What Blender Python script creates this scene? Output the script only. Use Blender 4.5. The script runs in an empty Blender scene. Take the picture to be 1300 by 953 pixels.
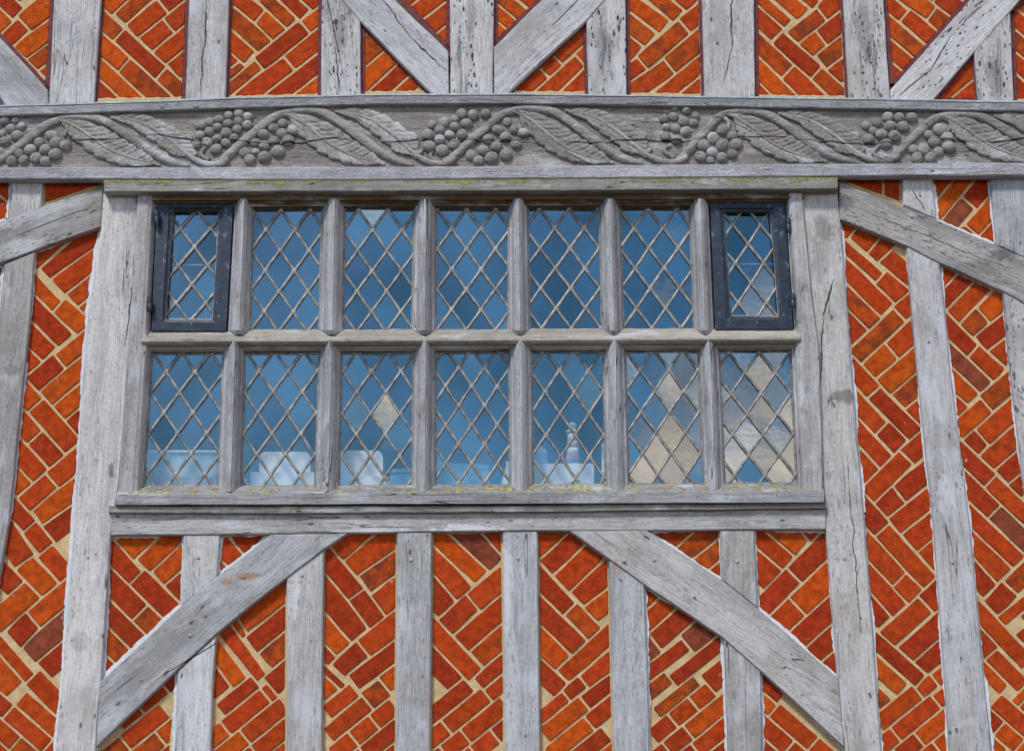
import bpy, math, random
import numpy as np
from mathutils import Matrix, Vector

random.seed(7)
S = bpy.context.scene
COL = S.collection

# ------------------------------------------------------------------ camera
FPX = 2200.0                       # focal length in photograph pixels (1300 wide)
CAM = Vector((0.0, -6.7, 1.6))
PITCH = math.radians(17.0)
cam_data = bpy.data.cameras.new('camera')
cam_data.sensor_width = 36.0
cam_data.lens = FPX * 36.0 / 1300.0
cam_data.clip_start = 0.1
cam_data.clip_end = 3000.0
cam = bpy.data.objects.new('camera', cam_data)
COL.objects.link(cam)
cam.location = CAM
cam.rotation_euler = (math.pi / 2 + PITCH, 0, 0)
S.camera = cam

# ------------------------------------------------------------------ light, sky, exposure
SUN_EL, SUN_AZ = math.radians(49), math.radians(208)   # azimuth clockwise from +Y (the sun stands before the wall, to the left)
S.view_settings.view_transform = 'Standard'
S.view_settings.look = 'None'
S.view_settings.exposure = 0.12
S.view_settings.gamma = 1.0
sun_data = bpy.data.lights.new('sun', 'SUN')
sun_data.energy = 2.4
sun_data.angle = math.radians(10)
sun_data.color = (1.0, 0.95, 0.88)
sun = bpy.data.objects.new('sun', sun_data)
COL.objects.link(sun)
sd = Vector((math.sin(SUN_AZ) * math.cos(SUN_EL), math.cos(SUN_AZ) * math.cos(SUN_EL), math.sin(SUN_EL)))
sun.rotation_euler = (-sd).to_track_quat('-Z', 'Y').to_euler()
sun.location = (-4, -8, 12)


class NT:
    """small helper for node trees"""
    def __init__(self, tree):
        self.t = tree; self.n = tree.nodes; self.l = tree.links
    def new(self, kind, **kw):
        nd = self.n.new(kind)
        for k, v in kw.items():
            setattr(nd, k, v)
        return nd
    def put(self, sock, v):
        if isinstance(v, (int, float)):
            sock.default_value = v if not hasattr(sock.default_value, '__len__') else (v,) * len(sock.default_value)
        elif isinstance(v, (tuple, list)):
            sock.default_value = v if len(v) == len(sock.default_value) else tuple(v) + (1,)
        else:
            self.l.new(v, sock)
    def math(self, op, a, b=None, clamp=False):
        nd = self.new('ShaderNodeMath', operation=op, use_clamp=clamp)
        self.put(nd.inputs[0], a)
        if b is not None:
            self.put(nd.inputs[1], b)
        return nd.outputs[0]
    def mix(self, f, a, b, mode='MIX'):
        nd = self.new('ShaderNodeMix', data_type='RGBA', blend_type=mode)
        self.put(nd.inputs[0], f); self.put(nd.inputs[6], a); self.put(nd.inputs[7], b)
        return nd.outputs[2]
    def step(self, v, lo, hi, a=0.0, b=1.0):
        nd = self.new('ShaderNodeMapRange', interpolation_type='SMOOTHSTEP')
        self.put(nd.inputs[0], v)
        for i, x in enumerate((lo, hi, a, b)):
            nd.inputs[i + 1].default_value = x
        return nd.outputs[0]
    def vmul(self, v, s):
        nd = self.new('ShaderNodeVectorMath', operation='MULTIPLY')
        self.put(nd.inputs[0], v); self.put(nd.inputs[1], s)
        return nd.outputs[0]
    def vadd(self, v, s):
        nd = self.new('ShaderNodeVectorMath', operation='ADD')
        self.put(nd.inputs[0], v); self.put(nd.inputs[1], s)
        return nd.outputs[0]
    def noise(self, v, scale=1.0, detail=3.0, rough=0.55, dist=0.0):
        nd = self.new('ShaderNodeTexNoise')
        self.put(nd.inputs['Vector'], v)
        nd.inputs['Scale'].default_value = scale
        nd.inputs['Detail'].default_value = detail
        nd.inputs['Roughness'].default_value = rough
        nd.inputs['Distortion'].default_value = dist
        return nd.outputs['Fac']
    def voronoi(self, v, scale=1.0):
        nd = self.new('ShaderNodeTexVoronoi')
        self.put(nd.inputs['Vector'], v)
        nd.inputs['Scale'].default_value = scale
        return nd.outputs['Distance']


world = bpy.data.worlds.new('World')
S.world = world
world.use_nodes = True
W = NT(world.node_tree)
W.n.clear()
tc = W.new('ShaderNodeTexCoord')
sky = W.new('ShaderNodeTexSky', sky_type='NISHITA')
sky.sun_disc = False
sky.sun_elevation = SUN_EL
sky.sun_rotation = SUN_AZ
sky.air_density = 1.0
sky.dust_density = 0.6
sky.ozone_density = 3.0
sep = W.new('ShaderNodeSeparateXYZ')
W.put(sep.inputs[0], tc.outputs['Generated'])
zz = W.math('ADD', W.math('MAXIMUM', sep.outputs[2], 0.0), 0.16)
cmb = W.new('ShaderNodeCombineXYZ')
W.put(cmb.inputs[0], W.math('DIVIDE', sep.outputs[0], zz))
W.put(cmb.inputs[1], W.math('DIVIDE', sep.outputs[1], zz))
cn = W.noise(cmb.outputs[0], 0.95, 4, 0.42, 0.1)
low = W.step(sep.outputs[2], 0.10, 0.36, 0.2, -0.11)      # more cloud towards the horizon
side = W.math('MULTIPLY', W.math('MINIMUM', W.math('MAXIMUM', sep.outputs[0], -0.15), 0.15), 0.9)            # and towards the right
cov = W.math('ADD', W.math('ADD', cn, low), side)
cmask = W.step(cov, 0.57, 0.78)
cshade = W.noise(cmb.outputs[0], 2.0, 3, 0.5)
ccol = W.mix(W.step(cshade, 0.35, 0.65), (9.0, 7.8, 7.2), (16.5, 13.4, 10.8))
hs = W.new('ShaderNodeHueSaturation')
hs.inputs['Saturation'].default_value = 1.4
hs.inputs['Hue'].default_value = 0.492
W.put(hs.inputs['Color'], sky.outputs[0])
skycol = W.mix(cmask, hs.outputs[0], ccol)
bg = W.new('ShaderNodeBackground')
W.put(bg.inputs[0], skycol)
bg.inputs[1].default_value = 0.13
wo = W.new('ShaderNodeOutputWorld')
W.l.new(bg.outputs[0], wo.inputs[0])


# ------------------------------------------------------------------ geometry helpers
def P(px, py, d=0.0):
    """the point on the plane d metres before the wall that photograph pixel (px, py) looks at"""
    f = Vector((0, math.cos(PITCH), math.sin(PITCH)))
    u = Vector((0, -math.sin(PITCH), math.cos(PITCH)))
    v = f * FPX + Vector((1, 0, 0)) * (px - 650.0) - u * (py - 476.5)
    return CAM + v * ((-d - CAM.y) / v.y)


WM = {}                                                     # world matrices of what has been made


def frame(axis, origin):
    x = Vector(axis).normalized()
    y = Vector((0, 1, 0))
    if abs(x.dot(y)) > 0.95:
        y = Vector((0, 0, 1))
    z = x.cross(y).normalized()
    y = z.cross(x)
    m = Matrix((x, y, z)).transposed().to_4x4()
    m.translation = origin
    return m


def link(o, M, parent=None):
    COL.objects.link(o)
    if parent is not None:
        o.parent = parent
        o.matrix_basis = WM[parent.name].inverted() @ M
    else:
        o.matrix_basis = M
    WM[o.name] = M
    return o


def mesh_obj(name, verts, faces, mat, axis=(1, 0, 0), parent=None, smooth=False, color=None, origin=None):
    vs = [Vector(v) for v in verts]
    if origin is None:
        origin = sum(vs, Vector()) / len(vs)
    M = frame(axis, origin)
    inv = M.inverted()
    me = bpy.data.meshes.new(name)
    me.from_pydata([inv @ v for v in vs], [], faces)
    me.validate()
    if smooth:
        me.polygons.foreach_set('use_smooth', [True] * len(me.polygons))
    me.materials.append(mat)
    o = bpy.data.objects.new(name, me)
    if color:
        o.color = color
    return link(o, M, parent)


def tag(o, label, cat, group=None):
    o['label'] = label; o['category'] = cat; o['kind'] = 'thing'
    if group:
        o['group'] = group
    return o


def structure(o, kind='structure'):
    o['kind'] = kind
    return o


def empty(name, loc):
    o = bpy.data.objects.new(name, None)
    o.empty_display_size = 0.1
    return link(o, Matrix.Translation(loc))


def area(p):
    return 0.5 * sum(p[i][0] * p[(i + 1) % len(p)][1] - p[(i + 1) % len(p)][0] * p[i][1] for i in range(len(p)))


def ccw(p):
    return list(p) if area(p) > 0 else list(p)[::-1]


def clip(poly, nx, ny, c):
    """keep nx*x + ny*y <= c"""
    out = []
    for i in range(len(poly)):
        a, b = poly[i], poly[(i + 1) % len(poly)]
        da, db = nx * a[0] + ny * a[1] - c, nx * b[0] + ny * b[1] - c
        if da <= 0:
            out.append(a)
        if (da < 0 < db) or (db < 0 < da):
            t = da / (da - db)
            out.append((a[0] + t * (b[0] - a[0]), a[1] + t * (b[1] - a[1])))
    return out


def clip_poly(poly, conv, inset=0.0):
    """clip to a convex polygon; inset a number or one per edge"""
    conv = ccw(conv)
    for i in range(len(conv)):
        a, b = conv[i], conv[(i + 1) % len(conv)]
        ex, ey = b[0] - a[0], b[1] - a[1]
        l = math.hypot(ex, ey)
        if l < 1e-6:
            continue
        nx, ny = ey / l, -ex / l
        s = inset(a, b) if callable(inset) else inset
        poly = clip(poly, nx, ny, nx * a[0] + ny * a[1] - s)
        if len(poly) < 3:
            return []
    return poly


def inset_poly(p, s):
    """mitred inset of a counter-clockwise polygon (negative s grows it)"""
    n = len(p); out = []
    for i in range(n):
        a, b, c = p[i - 1], p[i], p[(i + 1) % n]
        e1 = Vector((b[0] - a[0], b[1] - a[1])); e2 = Vector((c[0] - b[0], c[1] - b[1]))
        if e1.length < 1e-9 or e2.length < 1e-9:
            out.append(b); continue
        n1 = Vector((-e1.y, e1.x)).normalized(); n2 = Vector((-e2.y, e2.x)).normalized()
        m = n1 + n2
        k = max(m.length_squared / 2, 0.35)
        out.append((b[0] + m.x * s / k, b[1] + m.y * s / k))
    return out


def dense(p, step, amp, rnd=random):
    """subdivide a polygon's edges and let them wander a little"""
    out = []
    n = len(p)
    for i in range(n):
        a, b = p[i], p[(i + 1) % n]
        l = math.hypot(b[0] - a[0], b[1] - a[1])
        k = max(1, int(l / step))
        nx, ny = -(b[1] - a[1]) / max(l, 1e-6), (b[0] - a[0]) / max(l, 1e-6)
        w = 0.0
        for j in range(k):
            t = j / k
            w = 0.6 * w + rnd.uniform(-amp, amp)
            q = w if j else 0
            out.append((a[0] + (b[0] - a[0]) * t + nx * q, a[1] + (b[1] - a[1]) * t + ny * q))
    return out


def slab(poly, front, back, bevel_px, name, mat, axis=None, parent=None, step=16, amp=0.45, color=None, tilt=0.0, bevel_d=0.005):
    """a timber or brick: outline in photograph pixels on its own front plane, given real depth and eased arrises"""
    p = ccw(poly)
    if step:
        p = dense(p, step, amp)
    inner = inset_poly(p, bevel_px)
    n = len(p)
    vs = []
    cx = sum(q[0] for q in p) / n; cy = sum(q[1] for q in p) / n
    tx, ty = random.uniform(-tilt, tilt), random.uniform(-tilt, tilt)
    for q in inner:
        w = P(q[0], q[1], front)
        w.y += tx * (q[0] - cx) + ty * (q[1] - cy)
        vs.append(w)
    outer = [P(q[0], q[1], front) for q in p]
    vs += [Vector((o.x, -front + bevel_d, o.z)) for o in outer]
    vs += [Vector((o.x, -back, o.z)) for o in outer]
    # counter-clockwise in image coordinates (y down) is clockwise seen by the viewer
    faces = [tuple(range(n))[::-1]]
    for r in range(2):
        for i in range(n):
            j = (i + 1) % n
            faces.append((r * n + i, r * n + j, (r + 1) * n + j, (r + 1) * n + i))
    if axis is None:
        a = np.array([(v.x, v.z) for v in vs[:n]]); a = a - a.mean(0)
        w_, e = np.linalg.eigh(a.T @ a)
        axis = (e[0, 1], 0, e[1, 1])
    else:
        a, b = P(*axis[0], front), P(*axis[1], front)
        axis = b - a
    return mesh_obj(name, vs, faces, mat, axis, parent, color=color)


def loft(sections, name, mat, parent=None, closed_ends=True, smooth=False, color=None, ring=False):
    """skin over rows of world points; ring closes each row on itself"""
    m = len(sections[0]); vs = [v for s in sections for v in s]; faces = []
    for i in range(len(sections) - 1):
        for j in range(m if ring else m - 1):
            k = (j + 1) % m
            faces.append((i * m + j, i * m + k, (i + 1) * m + k, (i + 1) * m + j))
    if closed_ends:
        faces.append(tuple(range(m))[::-1])
        faces.append(tuple(range((len(sections) - 1) * m, len(sections) * m)))
    c0 = sum((Vector(v) for v in sections[0]), Vector()) / m
    c1 = sum((Vector(v) for v in sections[-1]), Vector()) / m
    ax = c1 - c0
    if ax.length < 1e-4:
        ax = Vector((1, 0, 0))
    return mesh_obj(name, vs, faces, mat, ax, parent, smooth=smooth, color=color)


def interp(pts, x):
    if x <= pts[0][0]:
        a, b = pts[0], pts[1]
    elif x >= pts[-1][0]:
        a, b = pts[-2], pts[-1]
    else:
        for a, b in zip(pts, pts[1:]):
            if a[0] <= x <= b[0]:
                break
    return a[1] + (b[1] - a[1]) * (x - a[0]) / (b[0] - a[0])


def catmull(pts, n):
    out = []
    q = [pts[0]] + list(pts) + [pts[-1]]
    for i in range(1, len(q) - 2):
        for k in range(n):
            t = k / n
            out.append(tuple(0.5 * ((2 * q[i][c]) + (-q[i - 1][c] + q[i + 1][c]) * t + (2 * q[i - 1][c] - 5 * q[i][c] + 4 * q[i + 1][c] - q[i + 2][c]) * t * t
                                    + (-q[i - 1][c] + 3 * q[i][c] - 3 * q[i + 1][c] + q[i + 2][c]) * t ** 3) for c in range(len(pts[0]))))
    out.append(tuple(pts[-1]))
    return out


# ------------------------------------------------------------------ materials
def base_mat(name, rough=0.8, spec=0.3):
    m = bpy.data.materials.new(name)
    m.use_nodes = True
    t = NT(m.node_tree)
    b = t.n['Principled BSDF']
    b.inputs['Roughness'].default_value = rough
    b.inputs['Specular IOR Level'].default_value = spec
    return m, t, b


def bump(t, b, h, strength, dist):
    nd = t.new('ShaderNodeBump')
    nd.inputs['Strength'].default_value = strength
    nd.inputs['Distance'].default_value = dist
    t.put(nd.inputs['Height'], h)
    t.l.new(nd.outputs[0], b.inputs['Normal'])


def wood(name, lichen=None, crack_world=None, fiber=1.0, dark=0.64, stains=(), shakes=()):
    """weathered oak; grain runs along the object's X, tint is the object's colour, its alpha the worm holes and knots"""
    m, t, b = base_mat(name, 0.82, 0.25)
    tc = t.new('ShaderNodeTexCoord'); oi = t.new('ShaderNodeObjectInfo')
    off = t.math('MULTIPLY', oi.outputs['Random'], 37.0)
    v = t.vadd(tc.outputs['Object'], off)
    warp = t.noise(v, 2.2, 2)
    vw = t.vadd(v, t.vmul(t.math('SUBTRACT', warp, 0.5), (0.0, 0.05, 0.05)))
    broad = t.noise(t.vmul(vw, (1.0, 17, 17)), 1, 3)
    fine = t.noise(t.vmul(vw, (7, 210 * fiber, 210 * fiber)), 1, 4, 0.7)
    mott = t.noise(v, 75, 4, 0.7)
    patch = t.noise(v, 4.5, 5, 0.65)
    tone = t.math('ADD', t.math('ADD', t.math('MULTIPLY', broad, 0.3), t.math('MULTIPLY', fine, 0.45)), t.math('MULTIPLY', mott, 0.25))
    tint = oi.outputs['Color']
    c = t.mix(t.step(tone, 0.38, 0.62), t.mix(1.0, tint, (dark, dark, dark * 1.02), 'MULTIPLY'), t.mix(1.0, tint, (1.2, 1.2, 1.2), 'MULTIPLY'))
    c = t.mix(t.step(patch, 0.48, 0.7, 0, 0.7), c, t.mix(1.0, tint, (0.66, 0.62, 0.6), 'MULTIPLY'))
    lightp = t.noise(t.vmul(v, (4, 11, 11)), 1.0, 5, 0.65)
    c = t.mix(t.step(lightp, 0.5, 0.68, 0, 0.6), c, (0.66, 0.67, 0.7))
    # drying cracks along the grain
    cr = t.math('ABSOLUTE', t.math('SUBTRACT', t.noise(t.vmul(vw, (0.75, 24, 24)), 1, 1.5), 0.5))
    crm = t.math('MULTIPLY', t.step(cr, 0.002, 0.010, 1, 0), t.step(t.noise(t.vmul(v, (1.5, 5, 5)), 1, 2), 0.54, 0.6))
    chk = t.math('MULTIPLY', t.step(t.noise(t.vmul(vw, (6, 120, 120)), 1, 2, 0.5), 0.66, 0.72), t.step(patch, 0.45, 0.6))
    crm = t.math('MAXIMUM', crm, t.math('MULTIPLY', chk, 0.55))
    c = t.mix(t.math('MULTIPLY', crm, 0.85), c, (0.05, 0.045, 0.05))
    # worm holes and knots
    vd = t.vadd(v, t.vmul(t.noise(v, 40, 2), (0.02, 0.012, 0.012)))
    sp = t.math('MINIMUM', t.voronoi(t.vmul(vd, (26, 70, 70)), 1), t.math('ADD', t.voronoi(t.vmul(vd, (11, 33, 33)), 1), 0.03))
    spm = t.math('MULTIPLY', t.step(sp, 0.15, 0.27, 1, 0), t.step(t.noise(t.vmul(v, (2.5, 15, 15)), 1, 2), 0.44, 0.54))
    spm = t.math('MULTIPLY', spm, t.math('MULTIPLY', oi.outputs['Alpha'], 1.0), True)
    sp2 = t.voronoi(t.vmul(vd, (9, 24, 24)), 1)
    spm2 = t.math('MULTIPLY', t.step(sp2, 0.07, 0.15, 0.75, 0), t.step(patch, 0.5, 0.55))
    spm = t.math('MAXIMUM', spm, spm2)
    c = t.mix(spm, c, (0.035, 0.03, 0.037))
    rot = t.math('MULTIPLY', t.step(t.noise(t.vmul(v, (3.2, 26, 26)), 1, 5, 0.75), 0.54, 0.64), t.math('SUBTRACT', oi.outputs['Alpha'], 0.3, True))
    c = t.mix(rot, c, (0.13, 0.11, 0.105))
    h = t.math('SUBTRACT', t.math('ADD', fine, t.math('MULTIPLY', mott, 0.6)), t.math('MULTIPLY', t.math('MAXIMUM', crm, spm), 1.6))
    if lichen:
        z = t.new('ShaderNodeSeparateXYZ'); t.put(z.inputs[0], tc.outputs['Object'])
        ln = t.noise(v, 26, 5, 0.7)
        lb = t.noise(t.vmul(v, (4, 1, 1)), 1, 2)
        lm = t.math('ADD', t.math('ADD', ln, t.math('MULTIPLY', lb, 0.5)), t.math('MULTIPLY', z.outputs[2], lichen[0]))
        lm = t.step(lm, lichen[1], lichen[1] + 0.12)
        lc = t.mix(t.step(t.noise(v, 60, 3), 0.4, 0.6), lichen[2], lichen[3])
        c = t.mix(t.math('MULTIPLY', lm, 0.85), c, lc)
        h = t.math('ADD', h, t.math('MULTIPLY', lm, 0.8))
    if crack_world is not None:
        g = t.new('ShaderNodeNewGeometry'); s = t.new('ShaderNodeSeparateXYZ')
        t.put(s.inputs[0], g.outputs['Position'])
        nx = t.noise(t.vmul(g.outputs['Position'], (1.6, 0, 0)), 1, 3, 0.5)
        dz = t.math('ABSOLUTE', t.math('SUBTRACT', t.math('SUBTRACT', s.outputs[2], crack_world), t.math('MULTIPLY', t.math('SUBTRACT', nx, 0.5), 0.16)))
        wd = t.math('MULTIPLY', t.step(t.noise(t.vmul(g.outputs['Position'], (2.7, 0, 0)), 1, 1), 0.36, 0.62), 0.0048)
        k = t.math('LESS_THAN', dz, wd)
        c = t.mix(t.math('MULTIPLY', k, 0.9), c, (0.02, 0.018, 0.022))
        h = t.math('SUBTRACT', h, t.math('MULTIPLY', k, 2))
        h = t.math('ADD', h, t.math('MULTIPLY', t.noise(g.outputs['Position'], 85, 3, 0.6), 2.2))
        wear = t.noise(g.outputs['Position'], 20, 4, 0.65)
        c = t.mix(t.step(wear, 0.5, 0.7, 0, 0.5), c, t.mix(1.0, tint, (0.6, 0.55, 0.5), 'MULTIPLY'))
    if stains:
        g = t.new('ShaderNodeNewGeometry')
        sn = t.math('MULTIPLY', t.math('SUBTRACT', t.noise(g.outputs['Position'], 38, 4, 0.65), 0.5), 1.7)
        wv = t.noise(g.outputs['Position'], 14, 3, 0.6)
        wn = t.math('MULTIPLY', t.math('SUBTRACT', wv, 0.5), 0.03)
        pw = t.vmul(t.vadd(g.outputs['Position'], wn), (1, 0, 1))
    for (sx, sy, rx, rz, sc, amt) in stains:
        p = P(sx, sy, 0.035)
        d = t.vmul(t.vadd(g.outputs['Position'], (-p.x, 0, -p.z)), (1 / (rx * 0.0032), 0, 1 / (rz * 0.0032)))
        ln_ = t.new('ShaderNodeVectorMath', operation='LENGTH'); t.put(ln_.inputs[0], d)
        c = t.mix(t.step(t.math('ADD', ln_.outputs['Value'], sn), 0.45, 0.95, amt, 0), c, sc)
    for (ax, ay, bx, by, wd) in shakes:
        A, B = P(ax, ay, 0.033), P(bx, by, 0.033)
        D = Vector((B.x - A.x, 0, B.z - A.z)); L2 = D.length_squared
        pa = t.vadd(pw, (-A.x, 0, -A.z))
        dt = t.new('ShaderNodeVectorMath', operation='DOT_PRODUCT'); t.put(dt.inputs[0], pa); t.put(dt.inputs[1], tuple(D / L2))
        tt = t.math('ADD', dt.outputs['Value'], 0.0, True)
        sc_ = t.new('ShaderNodeVectorMath', operation='SCALE'); sc_.inputs[0].default_value = tuple(D); t.put(sc_.inputs[3], tt)
        df = t.new('ShaderNodeVectorMath', operation='DISTANCE'); t.put(df.inputs[0], pa); t.put(df.inputs[1], sc_.outputs[0])
        # widest in the middle, closing towards its ends
        bell = t.math('ADD', t.math('MULTIPLY', t.math('MULTIPLY', tt, t.math('SUBTRACT', 1.0, tt)), 4 * wd * 0.0032), 0.0006)
        k = t.math('LESS_THAN', df.outputs['Value'], bell)
        c = t.mix(t.math('MULTIPLY', k, 0.9), c, (0.03, 0.026, 0.028))
        h = t.math('SUBTRACT', h, t.math('MULTIPLY', k, 2.0))
    t.l.new(c, b.inputs['Base Color'])
    bump(t, b, h, 0.75, 0.0035)
    return m


RUST, CHALK, DARK = (0.40, 0.2, 0.09), (0.72, 0.73, 0.74), (0.09, 0.085, 0.09)
M_WOOD = wood('weathered_oak', stains=[(316, 731, 24, 6, RUST, .75), (288, 739, 10, 6, RUST, .7), (783, 722, 5, 17, RUST, .45), (372, 738, 14, 3, RUST, .5),
                                       (470, 675, 52, 6, CHALK, .75), (592, 671, 50, 9, CHALK, .85), (642, 745, 9, 80, CHALK, .6), (375, 760, 5, 36, CHALK, .7), (425, 690, 20, 12, CHALK, .4),
                                       (1073, 503, 24, 12, DARK, .6), (1046, 290, 18, 26, DARK, .45), (1274, 322, 22, 14, DARK, .7), (1010, 410, 8, 5, DARK, .5), (1076, 258, 12, 16, DARK, .6),
                                       (1240, 340, 40, 14, DARK, .35), (141, 598, 5, 12, DARK, .7), (14, 470, 16, 9, DARK, .35), (100, 815, 14, 16, DARK, .3), (430, 45, 14, 46, (0.1, 0.075, 0.06), .5), (1098, 40, 14, 60, (0.17, 0.14, 0.12), .45), (1262, 95, 16, 44, (0.14, 0.12, 0.11), .5),
                                       (598, 20, 8, 50, DARK, .35), (768, 60, 16, 50, DARK, .4), (1040, 330, 14, 40, (0.2, 0.19, 0.19), .4), (60, 75, 30, 18, (0.24, 0.22, 0.2), .4)],
              shakes=[(264, -20, 255, 124, .8), (930, -20, 929, 62, 1.0), (931, 50, 919, 106, .6), (470, -20, 524, 48, .8), (520, 44, 566, 92, .6), (742, -8, 700, 34, .7), (1207, 46, 1180, 92, .8), (1182, 88, 1142, 121, .7),
                      (1058, 355, 1044, 404, 1.1), (1045, 395, 1041, 500, .7), (171, 320, 160, 440, .9), (1158, 240, 1176, 268, .6), (1080, 262, 1290, 345, .5), (20, 300, 118, 262, .5), (425, 60, 432, 118, .7),
                      (300, 800, 200, 862, .6), (1078, 620, 1092, 800, .5)])
M_HOOD = wood('lichened_oak', lichen=(9.0, 0.86, (0.36, 0.33, 0.08), (0.2, 0.21, 0.08)))
M_SILL = wood('lichened_sill', lichen=(0.0, 0.71, (0.47, 0.42, 0.14), (0.17, 0.16, 0.12)))
M_CARVE = wood('carved_oak', crack_world=P(650, 180, 0.05).z, fiber=0.8, dark=0.6)


def brick_material():
    m, t, b = base_mat('red_brick', 0.9, 0.12)
    tc = t.new('ShaderNodeTexCoord'); oi = t.new('ShaderNodeObjectInfo')
    v = t.vadd(tc.outputs['Object'], t.math('MULTIPLY', oi.outputs['Random'], 53.0))
    n = t.noise(v, 34, 5, 0.65)
    c = t.mix(t.step(n, 0.3, 0.7), t.mix(1.0, oi.outputs['Color'], (0.7, 0.62, 0.6), 'MULTIPLY'), t.mix(1.0, oi.outputs['Color'], (1.18, 1.2, 1.2), 'MULTIPLY'))
    soft = t.noise(v, 11, 4, 0.6)
    c = t.mix(t.step(soft, 0.52, 0.68, 0, 0.28), c, t.mix(1.0, oi.outputs['Color'], (1.15, 1.5, 1.7), 'MULTIPLY'))
    # burnt blotches, their amount in the alpha of the brick's colour
    bl = t.noise(v, 15, 6, 0.7)
    blm = t.math('MULTIPLY', t.step(t.math('ADD', bl, t.math('MULTIPLY', oi.outputs['Alpha'], 0.14)), 0.54, 0.74), oi.outputs['Alpha'])
    c = t.mix(t.math('MULTIPLY', blm, 0.85), c, (0.12, 0.035, 0.02))
    pt = t.noise(v, 190, 2)
    c = t.mix(t.step(pt, 0.66, 0.72, 0, 0.6), c, (0.09, 0.03, 0.02))
    wh = t.math('MULTIPLY', t.step(t.noise(v, 22, 3), 0.7, 0.75), t.step(t.noise(v, 80, 2), 0.45, 0.6))
    c = t.mix(t.math('MULTIPLY', wh, 0.6), c, (0.6, 0.42, 0.34))
    t.l.new(c, b.inputs['Base Color'])
    h = t.math('ADD', t.noise(v, 120, 4, 0.7), t.math('MULTIPLY', t.noise(v, 25, 3), 0.8))
    bump(t, b, h, 0.5, 0.004)
    return m


M_BRICK = brick_material()


def grain(name, c1, c2, scale, rough=0.9, bd=0.004, spec=0.2):
    m, t, b = base_mat(name, rough, spec)
    g = t.new('ShaderNodeNewGeometry')
    n = t.noise(g.outputs['Position'], scale, 5, 0.65)
    n2 = t.noise(g.outputs['Position'], scale * 6, 3, 0.6)
    c = t.mix(t.step(t.math('ADD', t.math('MULTIPLY', n, 0.6), t.math('MULTIPLY', n2, 0.4)), 0.35, 0.65), c1, c2)
    t.l.new(c, b.inputs['Base Color'])
    bump(t, b, t.math('ADD', n, n2), 0.6, bd)
    return m


M_MORTAR = grain('buff_mortar', (0.5, 0.35, 0.175), (0.74, 0.55, 0.3), 22)
M_BUFF = grain('pale_buff_mortar', (0.52, 0.36, 0.17), (0.7, 0.54, 0.3), 30)
M_LIME = grain('limewash', (0.6, 0.65, 0.68), (0.82, 0.85, 0.86), 40)
M_MAROON = grain('maroon_edge_paint', (0.11, 0.03, 0.035), (0.21, 0.065, 0.07), 30, 0.7)
M_FLASH = grain('lead_flashing', (0.34, 0.4, 0.43), (0.58, 0.64, 0.66), 25, 0.6)
M_WALL = grain('rendered_wall', (0.4, 0.37, 0.31), (0.5, 0.46, 0.4), 8)
M_GROUND = grain('gravel_ground', (0.09, 0.08, 0.07), (0.16, 0.14, 0.12), 9, 0.95, 0.02)
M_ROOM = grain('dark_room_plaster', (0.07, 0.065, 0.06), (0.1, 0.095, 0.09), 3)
M_BOARD = grain('painted_window_board', (0.3, 0.3, 0.3), (0.36, 0.36, 0.36), 4, 0.6)


def iron_material():
    m, t, b = base_mat('painted_iron', 0.5, 0.5)
    tc = t.new('ShaderNodeTexCoord')
    v = tc.outputs['Object']
    n = t.noise(v, 30, 4, 0.6)
    c = t.mix(t.step(n, 0.35, 0.65), (0.006, 0.013, 0.03), (0.018, 0.036, 0.068))
    p = t.step(t.noise(v, 42, 3, 0.5), 0.62, 0.68)
    c = t.mix(t.math('MULTIPLY', p, 0.6), c, (0.16, 0.2, 0.21))
    r = t.step(t.noise(t.vadd(v, 9.1), 25, 4, 0.6), 0.63, 0.7)
    c = t.mix(t.math('MULTIPLY', r, 0.55), c, (0.11, 0.05, 0.03))
    t.l.new(c, b.inputs['Base Color'])
    bump(t, b, n, 0.5, 0.003)
    return m


M_IRON = iron_material()


def lead_material():
    m, t, b = base_mat('lead_came', 0.48, 0.5)
    g = t.new('ShaderNodeNewGeometry')
    n = t.noise(g.outputs['Position'], 45, 4, 0.6)
    c = t.mix(t.step(n, 0.35, 0.7), (0.18, 0.175, 0.17), (0.42, 0.395, 0.36))
    t.l.new(c, b.inputs['Base Color'])
    b.inputs['Metallic'].default_value = 0.25
    bump(t, b, n, 0.4, 0.002)
    return m


M_LEAD = lead_material()


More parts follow.
